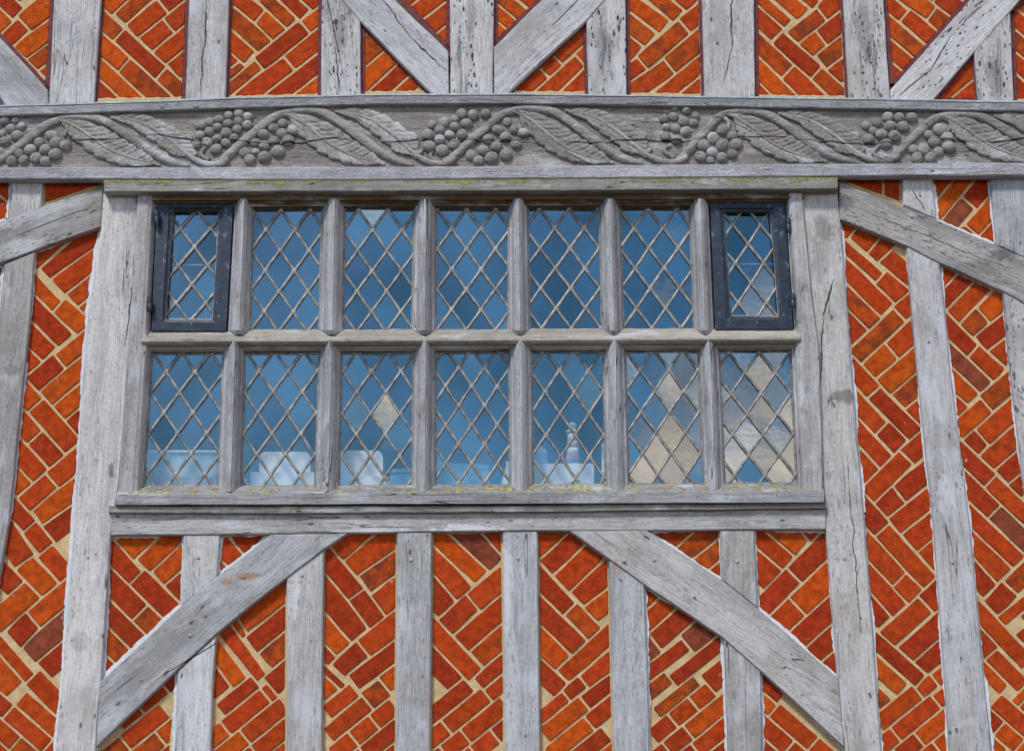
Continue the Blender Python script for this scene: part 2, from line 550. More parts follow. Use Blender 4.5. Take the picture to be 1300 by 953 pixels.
def glass_material():
    m = bpy.data.materials.new('old_window_glass')
    m.use_nodes = True
    t = NT(m.node_tree)
    t.n.clear()
    oi = t.new('ShaderNodeObjectInfo'); tc = t.new('ShaderNodeTexCoord')
    v = t.vadd(tc.outputs['Object'], t.math('MULTIPLY', oi.outputs['Random'], 31.0))
    bp = t.new('ShaderNodeBump')
    bp.inputs['Strength'].default_value = 0.025
    bp.inputs['Distance'].default_value = 0.01
    t.put(bp.inputs['Height'], t.noise(v, 22, 2))
    gl = t.new('ShaderNodeBsdfGlossy')
    gl.inputs['Color'].default_value = (0.93, 1.0, 1.0, 1)
    gl.inputs['Roughness'].default_value = 0.015
    t.l.new(bp.outputs[0], gl.inputs['Normal'])
    tr = t.new('ShaderNodeBsdfTransparent')
    tr.inputs['Color'].default_value = (0.98, 0.99, 0.99, 1)
    mx = t.new('ShaderNodeMixShader')
    g2 = t.new('ShaderNodeNewGeometry')
    t.put(mx.inputs[0], t.math('ADD', t.step(oi.outputs['Random'], 0.0, 1.0, 0.115, 0.185), t.step(t.noise(g2.outputs['Position'], 1.7, 2), 0.35, 0.65, -0.025, 0.035)))
    t.l.new(tr.outputs[0], mx.inputs[1]); t.l.new(gl.outputs[0], mx.inputs[2])
    o = t.new('ShaderNodeOutputMaterial')
    t.l.new(mx.outputs[0], o.inputs[0])
    return m


M_GLASS = glass_material()


def plain(name, c, rough=0.5):
    m, t, b = base_mat(name, rough, 0.4)
    tc = t.new('ShaderNodeTexCoord')
    n = t.noise(tc.outputs['Object'], 9, 3)
    t.l.new(t.mix(n, tuple(x * 0.9 for x in c), c), b.inputs['Base Color'])
    return m


M_WHITE = plain('white_paint', (0.9, 0.9, 0.89))
M_PINK = plain('faded_pink_paint', (0.75, 0.36, 0.42))
M_BLUE = plain('turquoise_plastic', (0.12, 0.45, 0.66))
M_TUB = plain('milky_plastic', (0.48, 0.62, 0.68), 0.35)
M_LILAC = plain('lilac_plastic', (0.46, 0.42, 0.56), 0.4)
M_AQUA = plain('aqua_glaze', (0.42, 0.66, 0.68), 0.3)

# ------------------------------------------------------------------ setting: ground, wall body, room behind the window
g = 120.0
structure(mesh_obj('ground', [(-g, -g, 0), (g, -g, 0), (g, g, 0), (-g, g, 0)], [(0, 1, 2, 3)], M_GROUND))


def boxes(name, bs, mat, parent=None):
    vs, fs = [], []
    for (x0, y0, z0, x1, y1, z1) in bs:
        k = len(vs)
        vs += [(x0, y0, z0), (x1, y0, z0), (x1, y1, z0), (x0, y1, z0), (x0, y0, z1), (x1, y0, z1), (x1, y1, z1), (x0, y1, z1)]
        fs += [tuple(k + i for i in f) for f in ((0, 3, 2, 1), (4, 5, 6, 7), (0, 1, 5, 4), (1, 2, 6, 5), (2, 3, 7, 6), (3, 0, 4, 7))]
    return mesh_obj(name, vs, fs, mat, parent=parent)


w0 = P(165, 250, 0); w1 = P(1030, 636, 0)
WX0, WX1 = P(172, 440, 0).x, P(1030, 440, 0).x
WZ0, WZ1 = P(600, 632, 0).z, P(600, 248, 0).z
structure(boxes('wall', [(-5, 0.05, -0.2, WX0, 0.2, 6.6), (WX1, 0.05, -0.2, 5, 0.2, 6.6), (WX0, 0.05, -0.2, WX1, 0.2, WZ0), (WX0, 0.05, WZ1, WX1, 0.2, 6.6)], M_WALL))
rx0, rx1, ry, rz0, rz1 = -2.6, 2.6, 3.4, WZ0 - 0.8, WZ1 + 0.35
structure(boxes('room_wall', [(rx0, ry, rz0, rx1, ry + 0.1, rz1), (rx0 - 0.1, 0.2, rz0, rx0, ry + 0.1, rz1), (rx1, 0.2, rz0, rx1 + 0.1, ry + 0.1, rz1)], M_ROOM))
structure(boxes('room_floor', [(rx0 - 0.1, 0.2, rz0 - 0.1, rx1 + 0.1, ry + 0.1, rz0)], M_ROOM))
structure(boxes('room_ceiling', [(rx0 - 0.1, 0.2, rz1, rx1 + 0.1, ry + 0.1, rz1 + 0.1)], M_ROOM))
structure(boxes('roof', [(-5, 0.0, 6.6, 5, 4.0, 6.75)], M_WALL))

# ------------------------------------------------------------------ timber frame
GREY = (0.46, 0.45, 0.445, 0.25)
PALE = (0.58, 0.565, 0.555, 0.3)
WORM = (0.58, 0.565, 0.555, 1.0)
MID = (0.47, 0.455, 0.45, 0.75)
BROWNISH = (0.34, 0.33, 0.325, 0.5)


def timber(name, cat, label, poly, color=GREY, front=0.03, axis=None, pegs=(), bevel=1.2, group='exposed timbers of the frame', mat=None, amp=0.28, back=-0.06):
    f_, w_ = random.uniform(.86, 1.1), random.uniform(-.018, .018)
    color = (color[0] * f_ + w_, color[1] * f_, color[2] * f_ - w_, color[3])
    o = slab(poly, front, back, bevel, name, mat or M_WOOD, axis, None, 14, amp, color)
    tag(o, label, cat, group)
    for (x, y) in pegs:
        ring = [(x + 2.3 * math.cos(k * math.pi / 4), y + 2.3 * math.sin(k * math.pi / 4)) for k in range(8)]
        slab(ring, front + 0.005, front - 0.02, 0.5, 'peg', M_WOOD, None, o, 0, 0, (0.5, 0.5, 0.52, 0.0), bevel_d=0.002)
    return o


V = lambda x: ((x, 0), (x, 100))
TIMBERS = [
    # name, category, label, outline, colour, front, axis, pegs
    ('brace', 'brace', 'grey oak brace foot above the carved beam, leaning against the broad pale post',
     [(-60, -10), (0, 48), (60.5, 114), (61.5, 134), (8, 136), (0, 123), (-60, 58)], GREY, 0.032, ((0, 80), (60, 140)), ()),
    ('post', 'post', 'broad pale clean post above the carved beam, leftmost of the upper posts',
     [(72, -70), (68.5, 0), (62, 133), (119, 131), (128, 0), (132, -70)], PALE, 0.03, None, ()),
    ('post', 'post', 'narrow grey cracked post above the beam, second upper post from the left',
     [(242, -70), (240, 0), (235, 129), (285.6, 127.5), (290.6, 0), (294, -70)], PALE, 0.03, None, ()),
    ('post', 'post', 'dark pitted worm-eaten post above the beam whose top disappears under a diagonal brace',
     [(409, -40), (408.8, 0), (407.6, 124), (458.5, 122), (457.3, 27), (434, 0), (409, -32)], WORM, 0.03, V(430), ()),
    ('brace', 'brace', 'long grey brace descending rightwards onto the middle upper post',
     [(394, -48), (434, 0), (457.3, 27), (550, 121.5), (570, 121), (569, 65), (501.5, 0), (452, -48)], PALE, 0.033, ((434, 0), (560, 118)), ()),
    ('post', 'post', 'upper post in the middle with a diagonal brace meeting it from either side',
     [(571, -70), (571, 0), (572, 122), (626, 121.5), (627, 0), (627.5, -70)], WORM, 0.03, None, ()),
    ('brace', 'brace', 'cracked grey brace rising rightwards from the foot of the middle upper post',
     [(734, -45), (688, 0), (627, 60), (627, 121.5), (643, 121.5), (651, 112), (744, 27), (768, 0), (815, -45)], PALE, 0.033, ((640, 80), (728, 0)), ()),
    ('post', 'post', 'dark speckled narrow post standing right of the cracked brace, its top cut by that brace',
     [(794, -30), (794, 0), (795.6, 123), (747.5, 122.5), (744.5, 27), (768, 0), (790, -25)], WORM, 0.03, V(770), ()),
    ('post', 'post', 'wide smooth pale upper post with one curving crack and knot at its foot',
     [(890, -70), (891.3, 0), (894.6, 124), (958.6, 126), (957.5, 0), (957, -70)], PALE, 0.03, None, ()),
    ('post', 'post', 'rough pitted pale post with the right hand upper brace footing against its right side',
     [(1068, -70), (1071, 0), (1078, 127), (1130.2, 128.5), (1122, 0), (1118, -70)], WORM, 0.03, None, ()),
    ('brace', 'brace', 'pitted grey brace rising to the top right corner from the foot of a rough post',
     [(1290, -66), (1231.5, 0), (1130.6, 114), (1131, 128.5), (1183, 129), (1237, 66), (1295, 0), (1350, -66)], WORM, 0.033, ((1150, 120), (1262, 0)), ()),
    ('post', 'post', 'short worm-riddled post under the brace at the top right corner',
     [(1236.6, 64), (1243, 130), (1287.5, 131.5), (1282.5, 15)], WORM, 0.03, V(1260), ()),
    # below the carved beam, left
    ('stud', 'stud', 'stub of grey stud between the carved beam and the left upper brace',
     [(14.7, 225), (54, 225), (52, 263.5), (9.5, 279)], PALE, 0.03, V(30), ()),
    ('brace', 'brace', 'curved dark grey brace left of the window, rising to the window post under the beam',
     [(-70, 308), (0, 281), (60, 259), (131, 237), (128, 288), (44, 318), (0, 334), (-70, 362)], BROWNISH, 0.036, ((0, 310), (130, 262)), ()),
    ('post', 'post', 'leaning grey post at the left edge of the photo below the curved brace',
     [(5.6, 335), (43.7, 319.5), (38, 400), (31.7, 460), (11.4, 658), (0, 724), (-22, 863), (-42, 985), (-82, 985), (-35, 700), (-8, 460)], GREY, 0.03, None, ()),
    ('post', 'post', 'tall weathered post standing directly left of the window frame',
     [(131, 236), (127.5, 293), (111.7, 398), (104, 500), (95, 640), (79, 861), (68, 985), (118, 985), (128, 861), (140, 679), (147, 640), (156, 560), (164, 460), (178, 248), (178, 236)], PALE, 0.032, None, ((111, 706),)),
    # right
    ('post', 'post', 'tall weathered post with a dark knot standing directly right of the window frame',
     [(1014, 236), (1016, 248), (1027, 362), (1040, 460), (1040, 531), (1043, 623), (1049, 653), (1049, 673), (1064, 861), (1073, 985), (1121, 985), (1112, 861), (1096, 650), (1080.4, 460), (1068, 294), (1062.6, 236)], PALE, 0.032, None, ((1072, 708),)),
    ('stud', 'stud', 'stub of grey stud between the carved beam and the right upper brace',
     [(1146.4, 222), (1182.7, 222), (1188, 278), (1147, 260)], PALE, 0.03, V(1165), ()),
    ('brace', 'brace', 'curved dark grey brace right of the window, falling to the right edge',
     [(1065, 231), (1188, 278), (1264.5, 311), (1300, 326.6), (1370, 357), (1370, 420), (1300, 385), (1273.4, 370), (1193, 334), (1151.5, 312.6), (1066.5, 278.4)], BROWNISH, 0.036, ((1066, 255), (1300, 355)), ((1158, 274),)),
    ('stud', 'stud', 'long pale stud between the two tall brick strips right of the window',
     [(1151.5, 312.6), (1193.4, 334), (1205, 460), (1231.5, 670), (1249, 861), (1262, 985), (1208, 985), (1199.7, 861), (1185.8, 670), (1162.5, 445)], PALE, 0.03, None, ((1209, 713),)),
    ('post', 'post', 'short piece of wide post at the right edge between carved beam and curved brace',
     [(1257, 222), (1340, 222), (1340, 343), (1300, 326.6), (1265.7, 311)], GREY, 0.03, V(1290), ()),
    ('post', 'post', 'dark stained wide post leaving the right edge under the curved brace',
     [(1273.4, 370), (1300, 385), (1345, 406), (1375, 600), (1400, 985), (1362, 985), (1340, 861), (1311, 680), (1297.5, 592), (1282, 460)], MID, 0.03, None, ()),
    # under the window
    ('rail', 'rail', 'long horizontal grey rail under the window, carrying the short studs below',
     [(141, 649.5), (320, 650.8), (640, 649.2), (1049, 643.8), (1048.6, 672), (640, 673.7), (320, 677.6), (140.5, 679.3)], GREY, 0.036, ((141, 665), (1049, 658)), ()),
    ('stud', 'stud', 'short grey stud under the left end of the window, above the left lower brace',
     [(233, 678.4), (279, 678.2), (275.4, 732), (229.7, 769)], PALE, 0.03, V(255), ((251, 707),)),
    ('stud', 'stud', 'foot of a grey stud underneath the left lower brace',
     [(226, 851), (274, 806.5), (270, 861), (266, 985), (220, 985), (225, 861)], PALE, 0.03, V(255), ()),
    ('brace', 'brace', 'rust stained brace under the window climbing rightwards to the rail',
     [(126, 866), (131, 861), (230, 768.5), (277, 730), (344, 678.3), (441, 676.8), (411, 697), (364, 733), (320, 767), (275, 804), (213, 861), (122, 948)], GREY, 0.038, ((130, 900), (400, 680)), ((309, 732), (241, 806))),
    ('stud', 'stud', 'grey stud whose head is tucked under the rust stained brace',
     [(364, 733), (410.8, 697.5), (409, 861), (408, 985), (363, 985), (364, 861)], PALE, 0.03, None, ((383, 730),)),
    ('stud', 'stud', 'full height short stud left of centre under the window, with one pale peg',
     [(504, 675.3), (548, 674.9), (546.7, 861), (546, 985), (502.5, 985), (503.3, 861)], GREY, 0.03, None, ((522, 710),)),
    ('stud', 'stud', 'full height short stud right of centre under the window, whitened along its left edge',
     [(638.6, 673.8), (682, 673.4), (684.4, 861), (686, 985), (642, 985), (640.4, 861)], PALE, 0.03, None, ((658, 708),)),
    ('stud', 'stud', 'grey stud whose head is tucked under the right lower brace',
     [(773.3, 709.5), (817.7, 741.5), (822.3, 861), (825, 985), (780, 985), (777, 861)], GREY, 0.03, V(795), ((787, 734),)),
    ('brace', 'brace', 'long clean brace under the window falling rightwards from the rail',
     [(722.5, 673.6), (821.5, 673), (915.4, 735), (962, 772), (1064.3, 860), (1072, 948), (979, 863), (918, 809), (817.7, 741.5), (772, 708.5)], GREY, 0.038, ((760, 680), (1060, 890)), ((830, 710), (793, 711))),
    ('stud', 'stud', 'short grey stud under the right end of the window, above the right lower brace',
     [(914.5, 672.8), (957.3, 672.6), (962, 771.5), (916, 735)], GREY, 0.03, V(937), ((936, 712),)),
    ('stud', 'stud', 'foot of a grey stud underneath the right lower brace',
     [(919, 810), (965.5, 849.5), (966, 861), (969, 985), (925, 985), (921.3, 861)], GREY, 0.03, V(940), ()),
]
for (nm, cat, lab, poly, colr, fr, ax, pegs) in TIMBERS:
    timber(nm, cat, lab, poly, colr, fr, ax, pegs)

# ------------------------------------------------------------------ brick infill panels
TILE = {'T1': (0, 0), 'T2': (320, 0), 'T3': (640, 0), 'T4': (970, 0), 'L1': (0, 220), 'L2': (0, 430), 'L3': (0, 640),
        'C3': (320, 640), 'D3': (640, 640), 'E1': (970, 220), 'E2': (970, 430), 'E3': (970, 640)}
K = 330.0 / 1300.0
BC = {'o': (0.55, 0.084, 0.008, 0.28), 'r': (0.46, 0.056, 0.009, 0.2), 'm': (0.37, 0.040, 0.010, 0.14),
      'd': (0.46, 0.072, 0.009, 0.75), 'p': (0.26, 0.06, 0.03, 0.4)}
GAP = 3.3

PANELS = [
    ('herringbone brick infill in the top left corner above the leaning brace foot', 'maroon', 0,
     [(-60, -70), (72, -70), (68.5, 0), (61.5, 114), (0, 48), (-60, -10)],
     'T1: -40 -60 85 60 m; 120 115 280 -10 o; 20 215 120 120 r; 75 282 260 150 o; 145 335 260 250 d; 190 410 270 345 r; -60 150 28 82 o; 60 -30 160 -110 r'),
    ('herringbone brick infill between the broad pale post and the cracked narrow post above the beam', 'maroon', 0,
     [(132, -70), (242, -70), (240, 0), (235, 129), (119, 131), (128, 0)],
     'T1: 455 40 598 172 d; 594 170 805 365 m; 805 365 930 475 d; 480 200 622 322 o; 622 322 830 515 d; 455 310 670 512 o; 440 395 590 530 m; 605 85 760 -50 d; 530 50 640 -50 o; '
     '662 152 815 30 r; 815 30 940 -75 m; 735 215 842 125 r; 842 125 960 30 r; 800 285 950 165 r; 865 350 950 280 r; 760 -50 880 -140 o; 600 -80 720 -180 d'),
    ('herringbone brick infill above the leftmost pair of grape bunches', 'maroon', 0,
     [(294, -70), (409, -70), (408.8, 0), (407.6, 125), (285.6, 128), (290.6, 0)],
     'T2: -110 75 62 228 d; -110 -40 40 82 r; -130 190 -22 285 r; -150 280 -80 340 r; -130 455 28 322 d; 35 312 258 133 m; 185 315 350 180 r; -60 490 182 318 r; 120 485 360 300 m; '
     '250 490 360 405 o; 42 82 130 168 o; 50 -35 198 105 d; 130 -40 270 85 m; 265 125 360 55 o; -140 380 -60 320 d; -60 -120 60 -20 o; 240 -60 340 20 r'),
    ('small triangle of orange brickwork under the long brace beside the worm-eaten post', 'maroon', 0,
     [(458.2, 27), (459, 122), (551, 121.5)],
     'T2: 530 305 660 195 d; 540 430 705 275 o; 620 480 770 345 m; 735 475 840 385 r; 850 470 900 430 r'),
    ('brick infill triangle over the long brace, left of the middle upper post', 'maroon', 0,
     [(440, -70), (571, -70), (571, 66)],
     'T2: 800 75 990 -72 r; 870 150 1010 38 r; 930 215 1010 150 o; 720 30 840 -65 r; 660 -40 760 -120 o'),
    ('brick infill triangle right of the middle upper post, over the cracked brace', 'maroon', 0,
     [(627.6, -70), (755, -70), (688, 0), (627, 60)],
     'T3: -40 -30 115 100 d; -85 20 60 140 o; -80 110 10 185 o; 80 -55 190 40 r; -30 -130 90 -30 r; 180 -100 280 -20 o'),
    ('small triangle of red brickwork under the cracked brace beside the speckled post', 'maroon', 0,
     [(744, 27.5), (747.5, 122.5), (643, 121.5), (651, 112)],
     'T3: 265 298 430 150 r; 195 368 272 295 r; 372 292 450 225 o; 80 470 205 360 r; 205 455 380 298 r; 325 470 440 355 r'),
    ('herringbone brick infill between the speckled post and the wide smooth pale post', 'maroon', 0,
     [(794, -70), (890, -70), (891.3, 0), (894.6, 125), (795.6, 124), (794, 0)],
     'T3: 690 315 898 138 d; 590 -25 788 130 o; 590 85 718 195 d; 590 200 668 262 r; 740 -40 872 75 d; 845 -50 932 22 r; 905 120 1020 30 r; 822 322 1020 165 d; 590 390 690 318 r; '
     '610 470 820 326 d; 800 485 1020 305 r; 910 480 1020 395 r; 600 -110 700 -40 r'),
    ('herringbone brick infill between the wide smooth pale post and the rough pitted post', 'maroon', 0,
     [(957, -70), (1068, -70), (1071, 0), (1078, 128), (958.8, 126), (957.5, 0)],
     'T4: 72 190 262 357 m; 145 175 285 65 d; -60 -45 118 112 d; 60 -40 190 62 o; 195 -40 272 22 r; 285 62 430 -55 r; 285 190 420 85 m; 212 245 285 185 o; 288 312 420 210 d; 345 375 430 310 r; '
     '268 362 410 490 d; -50 55 62 168 r; -60 185 118 352 d; 122 357 250 480 r; -70 310 100 480 o; -100 400 20 510 r; -80 -140 40 -30 r; 150 -130 260 -40 o'),
    ('herringbone brick infill left of the pitted brace rising to the top right corner', 'maroon', 0,
     [(1118, -70), (1290, -70), (1231.5, 0), (1131, 113), (1122, 0)],
     'T4: 655 -60 838 66 o; 580 -20 695 78 r; 708 78 855 205 r; 838 66 940 140 d; 590 90 805 275 d; 590 215 740 345 r; 600 325 700 410 r; 870 -25 985 65 m; 760 -110 870 -30 r; 960 -90 1100 20 o'),
    ('small triangle of brickwork between the pitted brace and the short worm-riddled post', 'maroon', 0,
     [(1236.6, 65), (1243, 129.5), (1183, 129)],
     'T4: 880 475 1090 300 r; 1010 490 1090 420 r'),
    ('sliver of brickwork at the right edge beside the short worm-riddled post', 'maroon', 0,
     [(1283, 15), (1360, -60), (1370, 132), (1287.5, 131.5)],
     'T4: 1220 60 1340 165 r; 1220 165 1340 270 d; 1220 280 1350 400 r; 1220 380 1350 500 m; 1300 20 1420 130 o; 1330 250 1450 360 r'),
    ('sliver of brickwork at the left edge directly under the carved beam', 'lime', 0,
     [(-70, 226), (14.7, 226), (9.6, 279), (-70, 308)],
     'L1: -60 5 70 115 r; -70 110 60 235 r; -200 20 -60 150 r; -190 150 -60 280 m'),
    ('single long brick laid flat in buff mortar over the left curved brace', 'buff', 0,
     [(54, 226), (131, 226), (131, 237), (52, 263)],
     'L1: 225 112 490 48 r 80'),
    ('scrap of brickwork at the left edge between curved brace and leaning post', 'lime', 0,
     [(-75, 362), (5.6, 334), (-8, 460), (-75, 560)],
     'L1: -120 560 60 440 r; -120 720 20 620 m; -200 640 -80 520 r'),
    ('tall herringbone brick strip left of the window, between leaning post and window post', 'lime', 500,
     [(43.7, 319), (128, 288), (111.7, 398), (104, 500), (95, 640), (79, 861), (68, 985), (-42, 985), (-22, 863), (0, 724), (11.4, 658), (31.7, 460)],
     'L1: 140 480 302 338 r; 228 487 505 292 m 96; 300 565 515 395 r; 372 632 500 525 d; 425 695 490 635 o; 130 480 290 650 o; 298 655 425 765 o; 115 625 320 828 m 96; 95 755 242 897 r '
     '| L2: 295 108 470 -35 o; 162 222 295 108 m; 60 40 165 140 r; 235 292 460 105 o; 305 362 450 240 o; 370 430 440 368 m; 70 205 178 328 o; 180 328 355 528 r; 60 365 172 492 r; 172 490 280 608 m; 50 515 198 678 r; '
     '262 697 430 555 r; 30 655 112 750 o; 118 832 254 712 r; 185 892 420 725 o; 240 980 410 850 m; 25 795 152 935 m '
     '| L3: 20 105 130 270 r; 150 105 250 225 r; 215 215 330 345 r; 125 300 238 415 o; -30 310 72 412 m; -60 612 150 425 o; 165 572 380 395 o; 72 672 155 580 m; 150 747 350 565 p; 215 828 360 705 m; -60 610 155 855 r; -60 770 70 905 o; 180 845 300 970 r'),
    ('brick infill with bright orange top bricks under the window\'s left end, beside the tall post', 'lime', 420,
     [(140.3, 679.5), (233, 678.6), (230, 768.5), (129, 862)],
     'L3: 520 180 682 357 m; 625 240 742 145 o; 720 300 870 160 o; 800 360 940 240 o; 860 428 940 360 m; 688 355 862 527 m; 505 340 700 535 m; 705 540 795 625 d; 490 490 692 692 m; 485 630 612 768 d; 480 765 580 860 m'),
    ('tiny brick triangle tucked between short stud, rail and rust stained brace', 'lime', 0,
     [(279, 678.5), (343, 678.3), (277, 729)],
     'L3: 1070 165 1180 292 r; 1180 105 1262 218 m; 1060 290 1130 350 r'),
    ('scrap of brickwork under the foot of the rust stained brace beside the tall window post', 'lime', 400,
     [(213, 861), (226, 851), (225, 861), (220, 985), (118, 985), (121, 948)],
     'L3: 830 905 920 830 m'),
    ('scrap of brickwork under the foot of the long clean brace beside the tall window post', 'lime', 400,
     [(966, 850), (979, 863), (1072, 947), (1073, 985), (969, 985), (966, 861)],
     'E3: -40 860 40 920 m'),
    ('brick infill below the rust stained brace between two stud feet', 'none', 400,
     [(274.5, 805), (320, 767), (364, 733.5), (364, 861), (363, 985), (266, 985), (270, 861)],
     'C3: -180 560 40 865 r 100; -220 680 -60 900 o; -80 625 195 415 o; 5 685 205 522 m; 80 778 200 672 d; 70 905 200 795 m; -100 520 -30 640 r'),
    ('brick infill with a spotted orange brick, right of the stud under the rust stained brace', 'none', 420,
     [(411, 697), (441, 676.9), (504, 675.5), (503.3, 861), (502.5, 985), (408, 985), (409, 861)],
     'C3: 425 245 580 115 r; 497 312 740 142 r 104; 570 392 760 255 d; 638 488 760 388 r; 325 205 518 435 m; 525 455 615 578 m; 320 380 532 638 m; 320 570 445 715 o; 320 720 395 800 m; 555 718 760 555 r; 420 825 552 718 m; '
     '510 892 760 705 m; 320 780 455 905 m; 655 895 770 815 o'),
    ('middle brick infill under the window with an orange brick at its top left', 'none', 420,
     [(548, 675), (638.6, 674), (640.4, 861), (642, 985), (546, 985), (546.7, 861)],
     'C3: 870 115 1132 360 o 98; 1015 100 1218 288 p 98; 1150 80 1300 245 m; 865 225 1055 445 r; 865 375 968 515 m; 1105 475 1300 312 r; 962 610 1090 488 m; 1048 695 1300 475 r; 1132 772 1300 632 d; 865 575 1122 848 r; 865 745 1010 890 m; 1140 895 1300 760 m'),
    ('brick infill right of centre under the window, cut by the falling brace', 'none', 420,
     [(682, 673.6), (722.5, 673.8), (773, 709), (777, 861), (780, 985), (686, 985), (684.4, 861)],
     'D3: 140 250 275 128 r; 203 308 375 155 m 98; 285 388 460 220 r; 372 468 570 295 r; 432 542 570 438 o; 135 310 328 520 m; 335 518 442 628 d; 135 475 368 703 m; 135 630 282 785 o; 308 855 570 615 r; 395 897 570 765 r; 140 795 295 938 m'),
    ('dark red brick infill under the falling brace, between two stud feet', 'lime', 400,
     [(817.7, 742), (918, 809), (921.3, 861), (925, 985), (825, 985), (822.3, 861)],
     'D3: 680 500 765 415 r; 690 600 822 478 r; 755 685 918 542 m 98; 912 698 1040 595 p; 680 660 758 760 p; 710 858 915 702 m; 845 900 1130 675 m; 1005 895 1130 785 m'),
    ('brick triangle between rail, falling brace and short stud under the window', 'lime', 0,
     [(821.5, 673), (914.5, 672.8), (916, 735)],
     'D3: 785 212 915 105 m; 900 245 1050 125 d; 985 305 1110 200 d; 1045 358 1120 300 m'),
    ('brick infill under the window\'s right end, over the falling brace', 'lime', 0,
     [(957.3, 672.6), (1049, 672.4), (1064, 860), (962.5, 772)],
     'E3: 50 85 185 200 o; 195 85 255 152 m; 152 348 340 162 m; 168 492 360 310 o; 5 495 142 355 m 100; -70 240 45 365 r; -80 130 102 285 r; 72 592 155 512 r; 165 675 370 490 m; 245 755 380 630 m; 310 830 390 760 m'),
    ('tall herringbone brick strip directly right of the window post', 'lime', 480,
     [(1066.8, 278.6), (1151.5, 312.8), (1162.5, 445), (1185.8, 670), (1199.7, 861), (1208, 985), (1121, 985), (1112, 861), (1096, 650), (1080.4, 460), (1068, 294)],
     'E1: 360 222 437 316 r; 437 280 540 368 r; 552 428 670 320 m; 365 320 580 510 r 90; 590 408 750 540 r; 592 518 695 610 r; 370 445 614 682 r; 380 580 548 748 d; 380 698 472 802 m; 672 692 770 610 r; 455 920 680 708 d 96; 638 882 785 752 r '
     '| E2: 522 152 635 55 o; 598 237 800 62 o; 682 308 820 198 d; 742 378 840 308 r; 400 97 552 268 r; 550 266 752 468 m; 410 258 582 448 r; 588 443 682 532 m; 430 412 607 603 r; 712 588 850 468 m; 440 570 532 672 r; '
     '522 783 715 590 r; 678 772 870 622 m; 588 852 670 778 m; 652 932 880 752 r; 455 795 592 945 m '
     '| E3: 742 192 890 72 r; 812 262 900 192 r; 592 128 824 384 r 94; 475 158 678 374 r; 675 368 760 448 r; 490 320 668 523 r; 505 490 592 582 m; 802 492 920 382 m; 607 673 805 496 r; 708 748 930 552 m; 788 822 940 692 m; 515 632 800 885 m; 520 790 660 920 o; 845 895 950 812 o'),
    ('tall herringbone brick strip towards the right edge, between long pale stud and wide post', 'lime', 480,
     [(1193.4, 334.5), (1273.4, 370), (1282, 460), (1297.5, 592), (1311, 680), (1340, 861), (1362, 985), (1262, 985), (1249, 861), (1231.5, 670), (1205, 460)],
     'E1: 855 545 950 462 r; 885 645 1030 492 m; 942 718 1120 535 r 98; 1098 708 1230 592 o; 1012 782 1095 708 d; 1085 850 1245 725 m; 1168 922 1260 840 r; 875 712 1042 882 m '
     '| E2: 1052 58 1170 164 r; 895 40 1097 232 p; 1108 318 1290 165 d; 905 162 1032 302 o; 920 280 1005 355 r; 975 438 1108 322 o 98; 1092 493 1300 310 r; 1118 613 1320 435 r; 1038 542 1085 492 m; 1202 693 1320 585 m; '
     '945 528 1128 702 m; 960 672 1148 857 m; 1138 710 1350 912 r; 1245 750 1340 670 m; 1158 868 1350 1048 p '
     '| E3: 990 20 1250 268 r; 1010 150 1188 348 r; 1010 295 1122 422 m; 1236 402 1360 285 d; 1138 518 1224 422 m; 1192 598 1350 470 r; 1282 674 1360 612 m; 1030 480 1320 788 r 102; 1040 635 1134 748 m; 1130 755 1300 925 r; 1050 790 1200 925 o; 1300 560 1460 430 r; 1330 700 1480 570 m; 1330 800 1460 920 r'),
    ('two upright bricks in orange buff mortar over the right curved brace', 'buff', 0,
     [(1065, 224), (1146.4, 224), (1147, 262), (1066, 231.5)],
     'E1: 440 40 592 85 r 76; 592 86 695 86 r 96'),
    ('brick infill over the right curved brace, between stud stub and wide post', 'lime', 0,
     [(1183, 223), (1257, 223), (1265.5, 311), (1188.5, 278)],
     'E1: 825 92 925 12 r; 855 195 1010 12 o 98; 1028 145 1140 10 m 98; 928 255 1020 148 p; 1032 298 1190 122 o; 1105 338 1200 255 r; 985 330 1050 300 r'),
]


def parse(s):
    out = []
    for part in s.split('|'):
        tile, body = part.split(':')
        ox, oy = TILE[tile.strip()]
        for b in body.split(';'):
            f = b.split()
            if len(f) < 5:
                continue
            x1, y1, x2, y2 = (float(v) * K for v in f[:4])
            w = float(f[5]) * K if len(f) > 5 else (94 if tile.strip()[0] == 'T' else 97) * K
            l = math.hypot(x2 - x1, y2 - y1); ex, ey = (x2 - x1) / l * 2.6, (y2 - y1) / l * 2.6
            out.append([ox + x1 - ex, oy + y1 - ey, ox + x2 + ex, oy + y2 + ey, w * 1.09, f[4]])
    return out


def rect(b):
    x1, y1, x2, y2, w, _ = b
    l = math.hypot(x2 - x1, y2 - y1); ux, uy = (x2 - x1) / l, (y2 - y1) / l
    nx, ny = -uy * w / 2, ux * w / 2
    return [(x1 + nx, y1 + ny), (x2 + nx, y2 + ny), (x2 - nx, y2 - ny), (x1 - nx, y1 - ny)], ((ux, uy), (-uy, ux))


def convex_parts(poly):
    """the panel outline as a list of convex half-plane tests is enough for our nearly convex strips: split tall ones at their joints"""
    return poly


def inside(poly, x, y):
    r = False
    for i in range(len(poly)):
        a, b = poly[i], poly[i - 1]
        if (a[1] > y) != (b[1] > y) and x < (b[0] - a[0]) * (y - a[1]) / (b[1] - a[1]) + a[0]:
            r = not r
    return r


